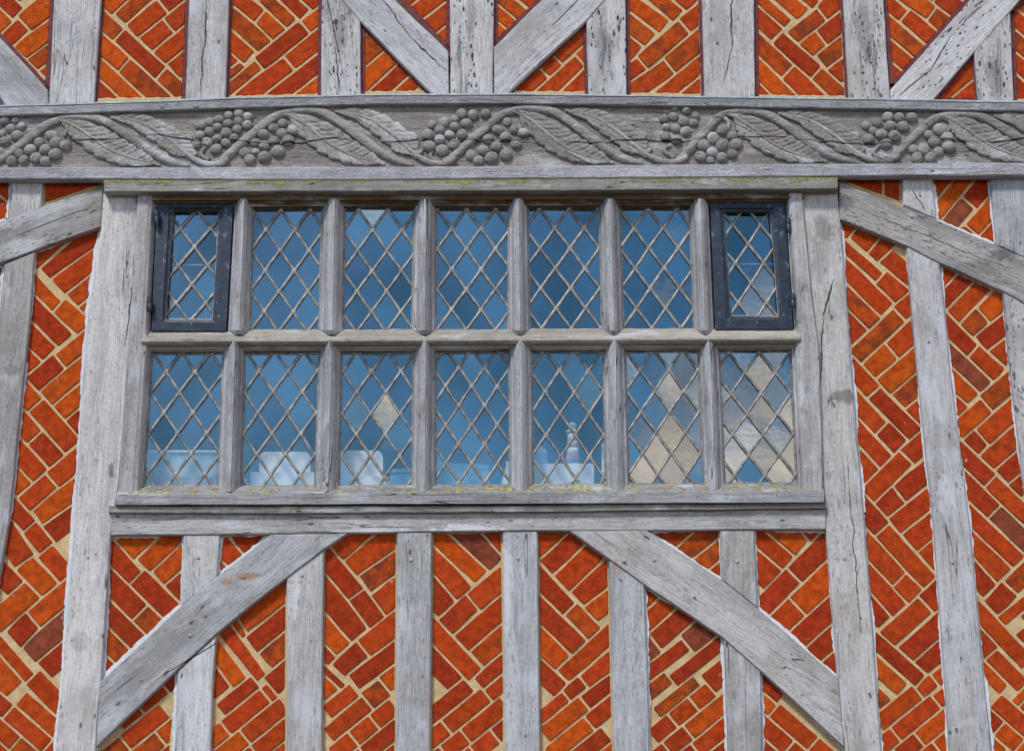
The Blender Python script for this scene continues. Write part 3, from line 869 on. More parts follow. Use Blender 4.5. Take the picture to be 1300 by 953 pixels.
def local_clip(shape, poly, inset):
    """clip a brick only by those edges of the outline that pass near it"""
    conv = ccw(poly)
    for i in range(len(conv)):
        a, b = conv[i], conv[(i + 1) % len(conv)]
        ex, ey = b[0] - a[0], b[1] - a[1]
        l = math.hypot(ex, ey)
        ux, uy = ex / l, ey / l
        nx, ny = uy, -ux
        cx = sum(q[0] for q in shape) / len(shape); cy = sum(q[1] for q in shape) / len(shape)
        ts = [(q[0] - a[0]) * ux + (q[1] - a[1]) * uy for q in shape]
        if len(conv) > 6 and (max(ts) < 0 or min(ts) > l):
            continue
        shape = clip(shape, nx, ny, nx * a[0] + ny * a[1] - inset(a, b))
        if len(shape) < 3:
            return []
    return shape


def round_corners(p, r):
    out = []
    n = len(p)
    for i in range(n):
        a, b, c = p[i - 1], p[i], p[(i + 1) % n]
        la = math.hypot(a[0] - b[0], a[1] - b[1]); lc = math.hypot(c[0] - b[0], c[1] - b[1])
        k = r * random.uniform(0.6, 1.6)
        ra, rc = min(k, la * 0.4), min(k, lc * 0.4)
        if la < 1e-6 or lc < 1e-6:
            continue
        out.append((b[0] + (a[0] - b[0]) * ra / la, b[1] + (a[1] - b[1]) * ra / la))
        out.append((b[0] + (c[0] - b[0]) * rc / lc, b[1] + (c[1] - b[1]) * rc / lc))
    return out


def top_row(poly):
    return min(q[1] for q in poly) < 60


def panel(label, edge, period, poly, spec):
    poly = ccw(poly)
    grown = inset_poly(poly, -5.0)
    base = slab(grown, 0.0, -0.045, 0.3, 'brick_infill', M_MORTAR, ((0, 0), (100, 0)), None, 18, 0.2)
    tag(base, label, 'brick panel', 'herringbone brick panels between the timbers')
    upper = top_row(poly)

    def beam_edge(a, b):
        return upper and min(a[1], b[1]) > 110 and abs(a[1] - b[1]) < 6

    def inset(a, b):
        if beam_edge(a, b):
            return 6.5
        return {'maroon': 4.6, 'lime': 2.0, 'none': 2.6, 'buff': 5.0}[edge] + random.uniform(-0.4, 0.4)
    bricks = parse(spec)
    n0 = len(bricks)
    rects = [rect(b) for b in bricks]
    def sep_axis(A, B):
        best = None
        for (ax, ay) in A[1] + B[1]:
            pa = [q[0] * ax + q[1] * ay for q in A[0]]; pb = [q[0] * ax + q[1] * ay for q in B[0]]
            for s in (1, -1):
                g_ = (min(pb) - max(pa)) if s == 1 else (min(pa) - max(pb))
                if best is None or g_ > best[0]:
                    best = (g_, ax, ay, s, max(pa) if s == 1 else min(pa), min(pb) if s == 1 else max(pb))
        return best
    if period:
        # below the lowest traced bricks the courses simply carry on
        px0, px1 = min(q[0] for q in poly), max(q[0] for q in poly)
        low = [b for b in bricks if (b[1] + b[3]) / 2 > 800]
        ups = sum(1 if (b[3] - b[1]) * (b[2] - b[0]) < 0 else -1 for b in low)
        an = math.radians(-39 if ups >= 0 else 41)
        ux, uy = math.cos(an), math.sin(an)
        for r in range(-12, 16):
            t0 = random.uniform(-20, 0) - 150
            while t0 < 150:
                ln = random.choice((66, 66, 34))
                for (ta, tb) in ((t0, t0 + ln), (t0, t0 + ln / 2), (t0 + ln / 2, t0 + ln)):
                    cx0, cy0 = (px0 + px1) / 2 - uy * r * 24, 900 + ux * r * 24
                    b = [cx0 + ux * ta, cy0 + uy * ta, cx0 + ux * tb, cy0 + uy * tb, 24.6, random.choice('rrrmmod')]
                    yc = (b[1] + b[3]) / 2
                    if yc < 866 or yc > 990:
                        continue
                    R_ = rect(b)
                    if all(sep_axis(R_, Q_)[0] > -15 for Q_ in rects):
                        bricks.append(b); rects.append(R_)
                        if tb - ta > 0.8 * ln:
                            break
                t0 += ln
    def grow(first):
        cen = [((b[0] + b[2]) / 2, (b[1] + b[3]) / 2) for b in bricks]
        for i in range(first, len(bricks)):
            near = [j for j in range(len(bricks)) if j != i and abs(cen[i][0] - cen[j][0]) + abs(cen[i][1] - cen[j][1]) < 130]
            old = {j: min(0.0, sep_axis(rects[i], rects[j])[0]) for j in near}
            for mode in (0, 1, 2, 3):
                for st in range(14 if mode < 2 else 5):
                    b = list(bricks[i])
                    l = math.hypot(b[2] - b[0], b[3] - b[1]); ux, uy = (b[2] - b[0]) / l, (b[3] - b[1]) / l
                    if mode == 0:
                        b[0] -= ux; b[1] -= uy
                    elif mode == 1:
                        b[2] += ux; b[3] += uy
                    else:
                        sg = 0.5 if mode == 2 else -0.5
                        b[0] -= uy * sg; b[2] -= uy * sg; b[1] += ux * sg; b[3] += ux * sg; b[4] += 1.0
                    R_ = rect(b)
                    if any(sep_axis(R_, rects[j])[0] < old[j] - 0.01 for j in near):
                        break
                    bricks[i] = b; rects[i] = R_
    grow(0)
    cuts = [[] for _ in bricks]
    dead = set()
    for i in range(len(bricks)):
        for j in range(i + 1, len(bricks)):
            g_, ax, ay, s, ea, eb = sep_axis(rects[i], rects[j])
            if g_ >= GAP:
                continue
            mid = (ea + eb) / 2
            cuts[i].append((s * ax, s * ay, s * (mid - s * GAP / 2)))
            cuts[j].append((-s * ax, -s * ay, -s * (mid + s * GAP / 2)))
    for i, b in enumerate(bricks):
        if i in dead:
            continue
        shape = ccw(rects[i][0])
        for (nx, ny, c) in cuts[i]:
            shape = clip(shape, nx, ny, c)
            if len(shape) < 3:
                break
        if len(shape) < 3:
            continue
        shape = local_clip(shape, poly, inset)
        if len(shape) < 3 or abs(area(shape)) < 22:
            continue
        q = [shape[0]]
        for v in shape[1:]:
            if math.hypot(v[0] - q[-1][0], v[1] - q[-1][1]) > 1.2:
                q.append(v)
        if len(q) > 3 and math.hypot(q[0][0] - q[-1][0], q[0][1] - q[-1][1]) < 1.2:
            q.pop()
        if len(q) < 3:
            continue
        cy = sum(v[1] for v in q) / len(q); cx = sum(v[0] for v in q) / len(q)
        if max(v[1] for v in q) < -62 or min(v[1] for v in q) > 980:
            continue
        ext = max(math.hypot(u_[0] - v_[0], u_[1] - v_[1]) for u_ in q for v_ in q)
        if i >= n0 and abs(area(q)) / ext < 7.5:
            continue
        q = round_corners(q, 1.1)
        q = dense(q, 9, 0.35)
        if abs(area(q)) < 18:
            continue
        c = BC[b[5]]
        f = random.uniform(0.92, 1.08)
        hue = random.uniform(0.92, 1.1)
        col = (c[0] * f, c[1] * f * hue, c[2] * f, min(1.0, max(0.0, c[3] + random.uniform(-0.12, 0.15))))
        ax = ((b[0], b[1]), (b[2], b[3]))
        slab(q, 0.0045 + random.uniform(-0.0012, 0.0016), -0.012, 0.55, 'brick', M_BRICK, ax, base, 0, 0, col, tilt=3e-5, bevel_d=0.002)
    # pointing against the timbers
    for mat, nm in ((M_MAROON, 'painted_edge'), (M_LIME, 'lime_edge'), (M_BUFF, 'mortar_fillet')):
        vs, fs = [], []
        for i in range(len(poly)):
            a, b = poly[i], poly[(i + 1) % len(poly)]
            if beam_edge(a, b):
                kind = 'mortar_fillet'; wd = 6.0
            else:
                kind = {'maroon': 'painted_edge', 'lime': 'lime_edge', 'none': None, 'buff': None}[edge]
                wd = 4.6 if edge == 'maroon' else 3.8
            if kind != nm:
                continue
            l = math.hypot(b[0] - a[0], b[1] - a[1])
            ux, uy = (b[0] - a[0]) / l, (b[1] - a[1]) / l
            nx, ny = -uy, ux
            k = max(2, int(l / 5))
            st = len(vs)
            dep = {'painted_edge': 0.0085, 'lime_edge': 0.0088, 'mortar_fillet': 0.0062}[nm]
            ph = random.uniform(0, 9); rw = 0.5
            for j in range(k + 1):
                t = j / k
                x, y = a[0] + (b[0] - a[0]) * t, a[1] + (b[1] - a[1]) * t
                if nm == 'lime_edge':
                    rw = min(1.0, max(0.0, rw + random.uniform(-0.22, 0.22)))
                    w = max(0.3, wd * (0.15 + 0.95 * rw + random.uniform(-0.2, 0.2)))
                else:
                    w = wd * random.uniform(0.86, 1.12)
                vs += [P(x - nx * 2, y - ny * 2, dep), P(x + nx * w, y + ny * w, dep), P(x + nx * (w + 0.3), y + ny * (w + 0.3), -0.003)]
            for j in range(k):
                for r in range(2):
                    fs.append((st + j * 3 + r, st + j * 3 + 3 + r, st + j * 3 + 4 + r, st + j * 3 + 1 + r))
        if fs:
            mesh_obj(nm, vs, fs, mat, parent=base)
    return base


for (lab, edge, per, poly, spec) in PANELS:
    panel(lab, edge, per, poly, spec)

# ------------------------------------------------------------------ carved beam
TOPE = [(-120, 139), (0, 135.5), (60, 133.7), (180, 130), (320, 124.7), (480, 121.2), (640, 120.2), (800, 122.4), (960, 124.7), (1080, 126.4), (1300, 129.8), (1420, 132)]
TOPI = [(-120, 150), (0, 147.5), (160, 141.5), (320, 136.5), (480, 132), (640, 131.5), (800, 133.5), (960, 136.5), (1120, 138.5), (1300, 141), (1420, 143)]
BOTI = [(-120, 212), (0, 212), (320, 212), (640, 210.6), (960, 208), (1300, 206.5), (1420, 206)]
BOTE = [(-120, 227), (0, 227), (160, 227.3), (320, 228.5), (480, 228.5), (640, 226.8), (800, 225.7), (960, 224.6), (1130, 223.2), (1300, 222.6), (1420, 222)]
FIELD = 0.05
BEAMC = (0.30, 0.275, 0.25, 0.3)
beam = slab(TOPE + BOTE[::-1], FIELD, -0.05, 0.5, 'carved_beam', M_CARVE, ((0, 180), (1300, 176)), None, 0, 0, BEAMC)
tag(beam, 'long horizontal oak beam carved with trailing vine, leaves and grape bunches', 'beam')
slab(TOPE + TOPI[::-1], 0.075, 0.03, 1.0, 'top_moulding', M_CARVE, ((0, 140), (1300, 134)), beam, 22, 0.3, (0.36, 0.36, 0.365, 0.2))
slab(BOTI + BOTE[::-1], 0.073, 0.03, 1.4, 'bottom_moulding', M_CARVE, ((0, 220), (1300, 215)), beam, 22, 0.3, (0.43, 0.43, 0.45, 0.2))
slab([(x, y - 2.2) for x, y in TOPE] + [(x, y + 0.2) for x, y in TOPE[::-1]], 0.078, 0.02, 0.3, 'flashing', M_FLASH, ((0, 135), (1300, 130)), beam, 25, 0.5)

JOINTS = [(77.5, 0.95), (363, 1.0), (654, 1.0), (924.6, 0.72), (1197.5, 0.77)]


def unit_map(u, bx, by):
    """a point of the carving pattern (tile coordinates of the second unit) to the photograph"""
    jx, sq = JOINTS[u]
    x, y = 320 + bx * 180 / 1300, 115 + by * 180 / 1300
    dx = x - 363
    if dx < 0:
        dx *= sq
    v = (y - interp(TOPI, x)) / (interp(BOTI, x) - interp(TOPI, x))
    X = jx + dx
    return X, interp(TOPI, X) + v * (interp(BOTI, X) - interp(TOPI, X))


def tube(pts, radii, name, parent, depth, color, flat=0.8, seg=16):
    """a carved stem: pts in photograph pixels"""
    sec = []
    n = len(pts)
    for i, (x, y) in enumerate(pts):
        a = pts[max(0, i - 1)]; b = pts[min(n - 1, i + 1)]
        l = math.hypot(b[0] - a[0], b[1] - a[1])
        nx, ny = -(b[1] - a[1]) / l, (b[0] - a[0]) / l
        r = radii[i]; dd = depth[i] if isinstance(depth, list) else depth
        row = []
        for k in range(seg):
            an = 2 * math.pi * k / seg
            rr = r * (1 + 0.075 * math.sin(4 * an + i * 0.22))
            c, s = math.cos(an) * rr, math.sin(an) * rr
            q = P(x + nx * c, y + ny * c, dd)
            q.y -= s * 0.0032 * flat
            row.append(q)
        sec.append(row)
    return loft(sec, name, M_CARVE, parent, True, True, color, ring=True)


MAIN = [(-355, 655), (-290, 640), (-215, 590), (-75, 470), (45, 370), (120, 300), (210, 240), (350, 195), (480, 182), (640, 205), (760, 262), (880, 345), (1000, 435), (1120, 530), (1230, 600), (1350, 650), (1480, 684)]
MAINR = [2.6, 4.2, 5.0, 5.6, 5.6, 5.4, 5.2, 4.9, 5.0, 5.6, 5.8, 5.9, 6.0, 6.0, 5.4, 4.4, 2.0]
RIB1 = [(235, 215), (330, 225), (480, 310), (620, 420), (740, 510), (900, 590), (1060, 640), (1160, 668)]
RIB2 = [(800, 205), (940, 218), (1080, 265), (1155, 310), (1230, 362), (1310, 425), (1385, 492), (1485, 580), (1605, 650), (1715, 672), (1795, 662), (1870, 615)]
RIB2R = [1.2, 1.7, 2.0, 2.2, 2.3, 2.5, 2.7, 3.3, 3.9, 4.3, 4.6, 4.0]


def leaf(u, rib, wl, wr, name, color, scale_h):
    """carved leaf as relief: its lobes and grooves slant forward from the midrib"""
    pts = np.array([unit_map(u, x, y) for x, y in catmull(rib, 8)])
    x0, x1 = pts[:, 0].min() - 26, pts[:, 0].max() + 22
    y0, y1 = pts[:, 1].min() - 26, pts[:, 1].max() + 26
    step = 1.15
    nx, ny = int((x1 - x0) / step), int((y1 - y0) / step)
    gx, gy = np.meshgrid(x0 + np.arange(nx) * step, y0 + np.arange(ny) * step)
    d2 = (gx[..., None] - pts[:, 0]) ** 2 + (gy[..., None] - pts[:, 1]) ** 2
    idx = d2.argmin(-1)
    seg = np.gradient(pts, axis=0)
    ln = np.hypot(seg[:, 0], seg[:, 1])
    arc = np.concatenate([[0], np.cumsum(np.hypot(*np.diff(pts, axis=0).T))])
    L = arc[-1]
    dx, dy = gx - pts[idx, 0], gy - pts[idx, 1]
    tx, ty = seg[idx, 0] / ln[idx], seg[idx, 1] / ln[idx]
    q = dx * ty - dy * tx                                 # + is above / right of the rib
    s = arc[idx] + dx * tx + dy * ty
    aq = np.abs(q)
    ss = s - 1.15 * aq
    per = 17.0
    fr = (ss / per) % 1.0
    tt = np.clip(s / L, -0.2, 1.2)
    wlim = np.where(q < 0, np.interp(tt, *wl), np.interp(tt, *wr))
    saw = 0.78 + 0.22 * (1 - fr) ** 0.6
    edge = (wlim * saw - aq)
    mask = (edge > 0) & (tt > -0.05) & (tt < 1.06)
    rise = np.clip(edge / 2.2, 0, 1) ** 0.5
    groove = np.exp(-((fr - 0.06) / 0.07) ** 2) + np.exp(-((fr - 1.06) / 0.07) ** 2)
    body = 0.6 + 0.4 * np.sin(np.clip(aq / np.maximum(wlim, 1), 0, 1) * math.pi) - 0.55 * groove * np.clip(aq / 4.0, 0, 1)
    fine = 0.05 * np.sin(ss * 1.5) - 0.3 * np.exp(-((fr - 0.55) / 0.05) ** 2) * np.clip(aq / 5.0, 0, 1)
    h = np.where(mask, rise * (0.35 + 0.65 * np.clip(body + fine, 0, 1.3)) * 0.0135 * scale_h + 0.001, -0.004)
    keep = mask.copy()
    keep[:-1] |= mask[1:]; keep[1:] |= mask[:-1]; keep[:, :-1] |= mask[:, 1:]; keep[:, 1:] |= mask[:, :-1]
    # stay off the mouldings
    tl = np.interp(gx[0], [p[0] for p in TOPI], [p[1] for p in TOPI]); bl = np.interp(gx[0], [p[0] for p in BOTI], [p[1] for p in BOTI])
    keep &= (gy > tl[None] + 0.5) & (gy < bl[None] - 0.3)
    ids = -np.ones(gx.shape, int)
    ids[keep] = np.arange(keep.sum())
    vs = [P(a, b, FIELD + c) for a, b, c in zip(gx[keep], gy[keep], h[keep])]
    fs = []
    for j in range(ny - 1):
        for i in range(nx - 1):
            f = (ids[j, i], ids[j + 1, i], ids[j + 1, i + 1], ids[j, i + 1])
            if min(f) >= 0 and (mask[j, i] or mask[j + 1, i] or mask[j + 1, i + 1] or mask[j, i + 1]):
                fs.append(tuple(int(k) for k in f))
    if len(fs) > 20:
        a, b = P(*pts[0], FIELD), P(*pts[-1], FIELD)
        mesh_obj(name, vs, fs, M_CARVE, b - a, beam, True, color)


for u in range(5):
    tone = random.uniform(0.94, 1.05)
    cl = tuple(c * tone for c in (0.36, 0.335, 0.305)) + (0.15,)
    leaf(u, RIB1, ([0, .12, .2, .45, .7, .9, 1], [0, 4, 17, 19, 15, 10, 2]), ([0, .1, .3, .5, .75, .95, 1.02], [0, 6, 17, 24, 21, 12, 3]), 'leaf', cl, 1.0)
    leaf(u, RIB2[:8], ([0, .1, .4, .7, .85, 1.0], [2, 6, 15, 16, 16, 5]), ([0, .15, .4, .7, .9, 1.0], [5, 10, 15, 18, 22, 12]), 'leaf', cl, 0.95)
    mp = catmull([a + (r,) for a, r in zip(MAIN, MAINR)], 5)
    pts = [unit_map(u, p[0], p[1]) for p in mp]
    tube(pts, [p[2] for p in mp], 'vine_stem', beam, FIELD + 0.004, cl, 0.85)
    rp = catmull([a + (r,) for a, r in zip(RIB1, (2.2, 2.6, 2.6, 2.3, 2.1, 1.7, 1.3, .7))], 5)
    tube([unit_map(u, p[0], p[1]) for p in rp], [p[2] for p in rp], 'leaf_stalk', beam, FIELD + 0.009, cl, 0.9, 8)
    if u < 4:
        rp = catmull([a + (r,) for a, r in zip(RIB2, RIB2R)], 5)
        nx_ = JOINTS[u + 1][0] - JOINTS[u][0] - 285
        ps = []
        for p in rp:
            x, y = unit_map(u, p[0], p[1])
            k = max(0.0, (p[0] - 1385) / 485.0)
            vx = JOINTS[u + 1][0] - 92 * JOINTS[u + 1][1] - (JOINTS[u][0] + 200)
            ps.append((x + k * vx * 0.6, y))
        tube(ps, [p[2] for p in rp], 'leaf_stalk', beam, FIELD + 0.009, cl, 0.85, 8)

BT = [0, 160, 320, 480, 640, 800, 960, 1120]
BUNCHES = [
    (0, '40 280 50;140 275 38;200 330 45;100 350 48;15 395 40;155 415 55;45 470 55;-40 330 50;-60 430 50;-110 380 48;-20 250 40;-140 470 50'),
    (0, '470 415 55;515 480 58;600 500 55;360 480 52;415 545 58;505 585 60;280 545 60;175 580 48;330 620 55;110 650 56;220 640 52;415 650 52'),
    (1, '680 330 46;765 290 44;850 265 46;940 230 48;1035 210 48;1115 245 46;680 410 46;765 378 46;840 340 46;935 305 48;1030 285 46;1110 320 48;645 495 50;745 475 50;835 445 46;920 390 52;1018 358 48;990 435 46;915 482 46;825 540 56'),
    (2, '100 400 52;200 350 52;280 305 48;375 370 62;275 395 50;200 470 54;330 460 60;30 480 46;110 510 50;240 560 66;30 565 42;110 610 62;-20 635 58;-65 570 50'),
    (3, '765 215 50;870 225 52;985 215 52;700 270 44;605 295 52;495 315 46;810 305 54;705 335 52;565 365 52;455 410 62;655 410 48;770 405 52;565 450 54;465 515 62;695 500 56;585 548 58'),
    (3, '1185 290 45;1095 365 56;1250 360 50;1165 430 52;1010 450 58;1085 520 58;965 550 56;850 595 56;1170 590 62;1040 620 62;920 648 58;1265 490 55;1335 390 56'),
    (5, '402 168 34;515 188 46;600 232 40;312 262 48;398 242 48;488 282 50;580 300 46;332 340 42;415 350 48;510 378 54;322 425 52;425 455 54'),
    (5, '850 360 56;755 435 56;935 420 54;1030 400 48;670 500 58;840 500 62;970 495 62;750 570 56;645 605 56;840 620 58;935 585 52;735 645 44'),
    (7, '-150 325 50;-45 295 52;50 245 52;155 250 52;270 250 56;70 330 56;190 335 60;-85 370 40;-10 405 60;110 420 62;-125 450 58;35 495 60'),
    (7, '525 360 62;420 410 48;595 435 60;478 475 64;605 520 62;380 545 58;280 545 52;512 562 54;318 620 60;440 620 58'),
]
STALK = {0: [(-35, 545), (-20, 600)], 1: [(580, 300), (615, 350), (590, 420)], 2: [(760, 640), (690, 590), (730, 520)], 3: [(310, 225), (380, 270), (375, 330)], 4: [(560, 660), (480, 610), (500, 560)],
         5: [(1255, 165), (1350, 230), (1330, 340)], 6: [(400, 620), (310, 550), (370, 500)], 7: [(860, 250), (905, 300), (890, 380)], 8: [(20, 640), (-80, 580), (-20, 500)], 9: [(560, 250), (630, 300), (600, 380)]}
R0 = 0.023
sv, sf = [(0, -R0, 0)], []
NU, NV = 14, 6
for j in range(1, NV + 1):
    th = math.pi * 0.56 * j / NV
    for i in range(NU):
        a = 2 * math.pi * i / NU
        sv.append((R0 * math.sin(th) * math.cos(a), -R0 * math.cos(th), R0 * math.sin(th) * math.sin(a)))
for i in range(NU):
    k = (i + 1) % NU
    sf.append((0, 1 + i, 1 + k))
    for j in range(NV - 1):
        sf.append((1 + j * NU + i, 1 + (j + 1) * NU + i, 1 + (j + 1) * NU + k, 1 + j * NU + k))
grape_mesh = bpy.data.meshes.new('grape')
grape_mesh.from_pydata(sv, [], sf)
grape_mesh.polygons.foreach_set('use_smooth', [True] * len(grape_mesh.polygons))
grape_mesh.materials.append(M_CARVE)
for bi, (tile, spec) in enumerate(BUNCHES):
    sp = STALK[bi]
    pts = catmull([(BT[tile] + x * 180 / 1300, 115 + y * 180 / 1300) for x, y in sp], 6)
    cl = (0.34, 0.32, 0.3, 0.1)
    bunch = tube(pts, [3.2 - 1.2 * i / len(pts) for i in range(len(pts))], 'grape_bunch', beam, FIELD + 0.004, cl, 1.0, 8)
    for g_ in spec.split(';'):
        x, y, r = (float(v) for v in g_.split())
        px, py = BT[tile] + x * 180 / 1300, 115 + y * 180 / 1300
        rr = r * 180 / 1300 * 0.0031 * 1.06
        o = bpy.data.objects.new('grape', grape_mesh)
        k = rr / R0
        f_ = random.uniform(.92, 1.06); o.color = (0.335 * f_, 0.315 * f_, 0.295 * f_, 0.05)
        M = Matrix.Translation(P(px, py, FIELD + 0.003 + random.uniform(-0.002, 0.003))) @ Matrix.Rotation(random.uniform(-.5, .5), 4, 'Y') @ Matrix.Diagonal((k * random.uniform(.94, 1.12), k * random.uniform(.68, .82), k * random.uniform(.9, 1.06), 1))
        link(o, M, bunch)

# hood board over the window
hood = slab([(131, 228), (320, 229), (480, 229), (640, 227.4), (960, 225.2), (1064, 224.6), (1064, 239.8), (620, 242.3), (132, 243.8)], 0.088, 0.0, 1.0, 'hood_board', M_HOOD, ((131, 236), (1064, 232)), None, 18, 0.35, (0.33, 0.315, 0.28, 0.2), bevel_d=0.006)
tag(hood, 'long projecting hood board with yellow green lichen directly over the window', 'hood board')
# sub-sill strip
ss_ = slab([(137.5, 641.5), (320, 642.4), (640, 641.4), (1050, 638), (1050, 644.8), (640, 650), (320, 651.5), (137.5, 650.5)], 0.055, -0.03, 0.6, 'sill_strip', M_HOOD, ((137, 646), (1050, 642)), None, 18, 0.3, (0.27, 0.25, 0.23, 0.3))
tag(ss_, 'thin brownish strip of wood running between the window sill and the rail', 'strip')

# ------------------------------------------------------------------ window
GD = -0.015                                          # glass plane
win = empty('window', P(600, 640, 0.0))
tag(win, 'wide oak window of fourteen diamond leaded lights in two rows', 'window')
FR = (0.45, 0.44, 0.445, 0.3)
FRW = (0.45, 0.43, 0.42, 0.25)


def hbar(name, xl, xr, prof, yl, yr, mat=M_WOOD, color=FR, mid=None):
    """horizontal moulded bar: prof lists (dy, depth); its y runs from yl to yr"""
    secs = []
    n = 14
    for i in range(n + 1):
        t = i / n
        x = xl + (xr - xl) * t
        y = yl + (yr - yl) * t
        row = [P(x, y + dy + (random.uniform(-.25, .25) if 0 < i < n else 0), d) for dy, d in prof]
        secs.append(row)
    return loft(secs, name, mat, win, False, False, color)


# head, transom, sill
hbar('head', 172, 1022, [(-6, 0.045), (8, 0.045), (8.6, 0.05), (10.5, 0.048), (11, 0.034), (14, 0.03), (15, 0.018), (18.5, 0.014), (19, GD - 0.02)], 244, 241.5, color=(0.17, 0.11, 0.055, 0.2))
hbar('transom', 179, 1016, [(-5.5, GD - 0.02), (-5, 0.0), (-3.6, 0.012), (3.0, 0.045), (3.8, 0.05), (5.5, 0.058), (8.5, 0.06), (11.5, 0.052), (14.2, 0.036), (15, 0.022), (15.4, 0.022), (18.6, 0.018), (19.4, 0.008), (21.5, 0.004), (22, GD - 0.02)], 425, 422, color=(0.42, 0.385, 0.32, 0.2))
hbar('sill', 149, 1046, [(0, GD - 0.02), (0.5, GD + 0.005), (1.0, 0.004), (9.5, 0.06), (10.6, 0.066)], 616.5, 613, mat=M_SILL, color=(0.33, 0.32, 0.31, 0.3))
hbar('sill_face', 147, 1046, [(0, 0.06), (0.3, 0.0655), (1.2, 0.068), (13.6, 0.068), (14.6, 0.064), (15, 0.0)], 626.6, 623.4, color=(0.36, 0.355, 0.36, 0.3))


def vbar(name, rows, prof, color=FR):
    """upright moulded bar: rows (y, x0, x1, scale); prof (t 0..1 across, depth)"""
    secs = []
    for (y, x0, x1, sc) in rows:
        c = (x0 + x1) / 2; w = (x1 - x0) / 2
        secs.append([P(c + (2 * t - 1) * w, y, GD + (d - GD) * sc) for t, d in prof])
    secs = [[s[k] for k in range(len(prof))] for s in secs]
    m = len(prof)
    vs = [v for s in secs for v in s]
    fs = []
    for i in range(len(secs) - 1):
        for j in range(m - 1):
            fs.append((i * m + j, (i + 1) * m + j, (i + 1) * m + j + 1, i * m + j + 1))
    return mesh_obj(name, vs, fs, M_WOOD, P(rows[-1][1], rows[-1][0], 0) - P(rows[0][1], rows[0][0], 0), win, False, color)


MULL = [(0, GD - 0.02), (0.02, GD + 0.004), (0.07, 0.0), (0.09, 0.012), (0.17, 0.016), (0.19, 0.024), (0.28, 0.043), (0.37, 0.054), (0.435, 0.058), (0.45, 0.063), (0.55, 0.063), (0.565, 0.058), (0.63, 0.054), (0.72, 0.043), (0.81, 0.024), (0.83, 0.016), (0.91, 0.012), (0.93, 0.0), (0.98, GD + 0.004), (1, GD - 0.02)]
# glass quadrilaterals: top left, top right, bottom right, bottom left
UP = [[(321, 261), (409, 261), (405, 419), (318, 419)], [(438, 261), (525.6, 261), (523, 419), (435.5, 419)], [(553.5, 261), (645, 260), (645, 419.5), (553.5, 419)],
      [(670, 260), (760.6, 260), (764.4, 418), (673, 418)], [(787, 259.5), (875, 259.5), (880.7, 418), (792, 418)]]
LO = [[(193, 448.5), (283, 448), (277, 617), (183, 617)], [(311, 448.5), (405, 448), (400, 617), (306, 617)], [(434, 448), (525, 447.5), (523, 616.5), (430.5, 616.5)], [(553.5, 447.5), (646, 447), (647.5, 616), (553, 616)],
      [(675.5, 446.5), (766, 446.5), (768.7, 614.5), (677, 615)], [(794.4, 446), (886.7, 446), (893.4, 613.5), (798.7, 614)], [(914, 446), (1003, 445), (1012, 613), (920.5, 613.5)]]
CASE = [[(200, 254), (296, 256), (287, 420), (192, 420)], [(901.5, 253), (995.4, 251.5), (1007, 417.5), (908, 418)]]
CASG = [[(219.6, 267), (279, 266), (270, 406), (210, 405)], [(918, 268), (977.6, 268), (989, 402.5), (927, 401)]]

upper_edges = [((296, 287), (321, 318)), ((409, 405), (438, 435.5)), ((525.6, 523), (553.5, 553.5)), ((645, 645), (670, 673)), ((760.6, 764.4), (787, 792)), ((875, 880.7), (901.5, 908))]
for (l, r) in upper_edges:
    vbar('mullion', [(252, l[0] + .2, r[0] + .2, 1), (262, l[0], r[0], 1), (340, (l[0] + l[1]) / 2 + random.uniform(-.4, .4), (r[0] + r[1]) / 2, 1), (419, l[1], r[1], 1), (424.5, l[1] + 2.5, r[1] - 2.5, .82)], MULL)
for i in range(6):
    a, b = LO[i], LO[i + 1]
    xl, xr = (a[1][0], a[2][0]), (b[0][0], b[3][0])
    c = (xl[0] + xr[0]) / 2
    w = (xr[0] - xl[0])
    rows = [(430.5, c - w * .07, c + w * .07, 1.0), (431.5, c - w * .17, c + w * .17, 1.06), (433.5, c - w * .28, c + w * .28, 1.06), (437, c - w * .38, c + w * .38, 1.06), (442, c - w * .46, c + w * .46, 1.05), (449, xl[0], xr[0], 1.02),
            (530, (xl[0] + xl[1]) / 2 + random.uniform(-.4, .4), (xr[0] + xr[1]) / 2, 1), (613, xl[1], xr[1], 1), (624, xl[1] - 1, xr[1] + 1, 1.0)]
    vbar('mullion', rows, MULL)
# jambs of the window frame
JL = [(0, -0.02), (0.0, 0.048), (0.03, 0.053), (0.55, 0.053), (0.60, 0.05), (0.72, 0.046), (0.8, 0.036), (0.86, 0.02), (0.88, 0.012), (0.94, 0.01), (0.96, 0.0), (1, GD - 0.02)]
vbar('jamb', [(247, 175, 200, 1), (262, 174, 199.5, 1), (420, 164, 192, 1), (432, 163, 193.5, 1), (449, 161.5, 193, 1), (530, 156, 188, 1), (618, 150.5, 183, 1), (626, 149.5, 183, 1)], JL, FRW)
JR = [(1 - t, d) for t, d in JL][::-1]
vbar('jamb', [(245, 995.2, 1018, 1), (262, 996.4, 1019.5, 1), (362, 1003, 1029, 1), (418, 1007, 1036, 1), (430, 1003, 1038, 1), (446, 1003, 1040, 1), (530, 1007.5, 1042.5, 1), (613, 1012, 1045, 1), (624, 1012, 1045.5, 1)], JR, FRW)


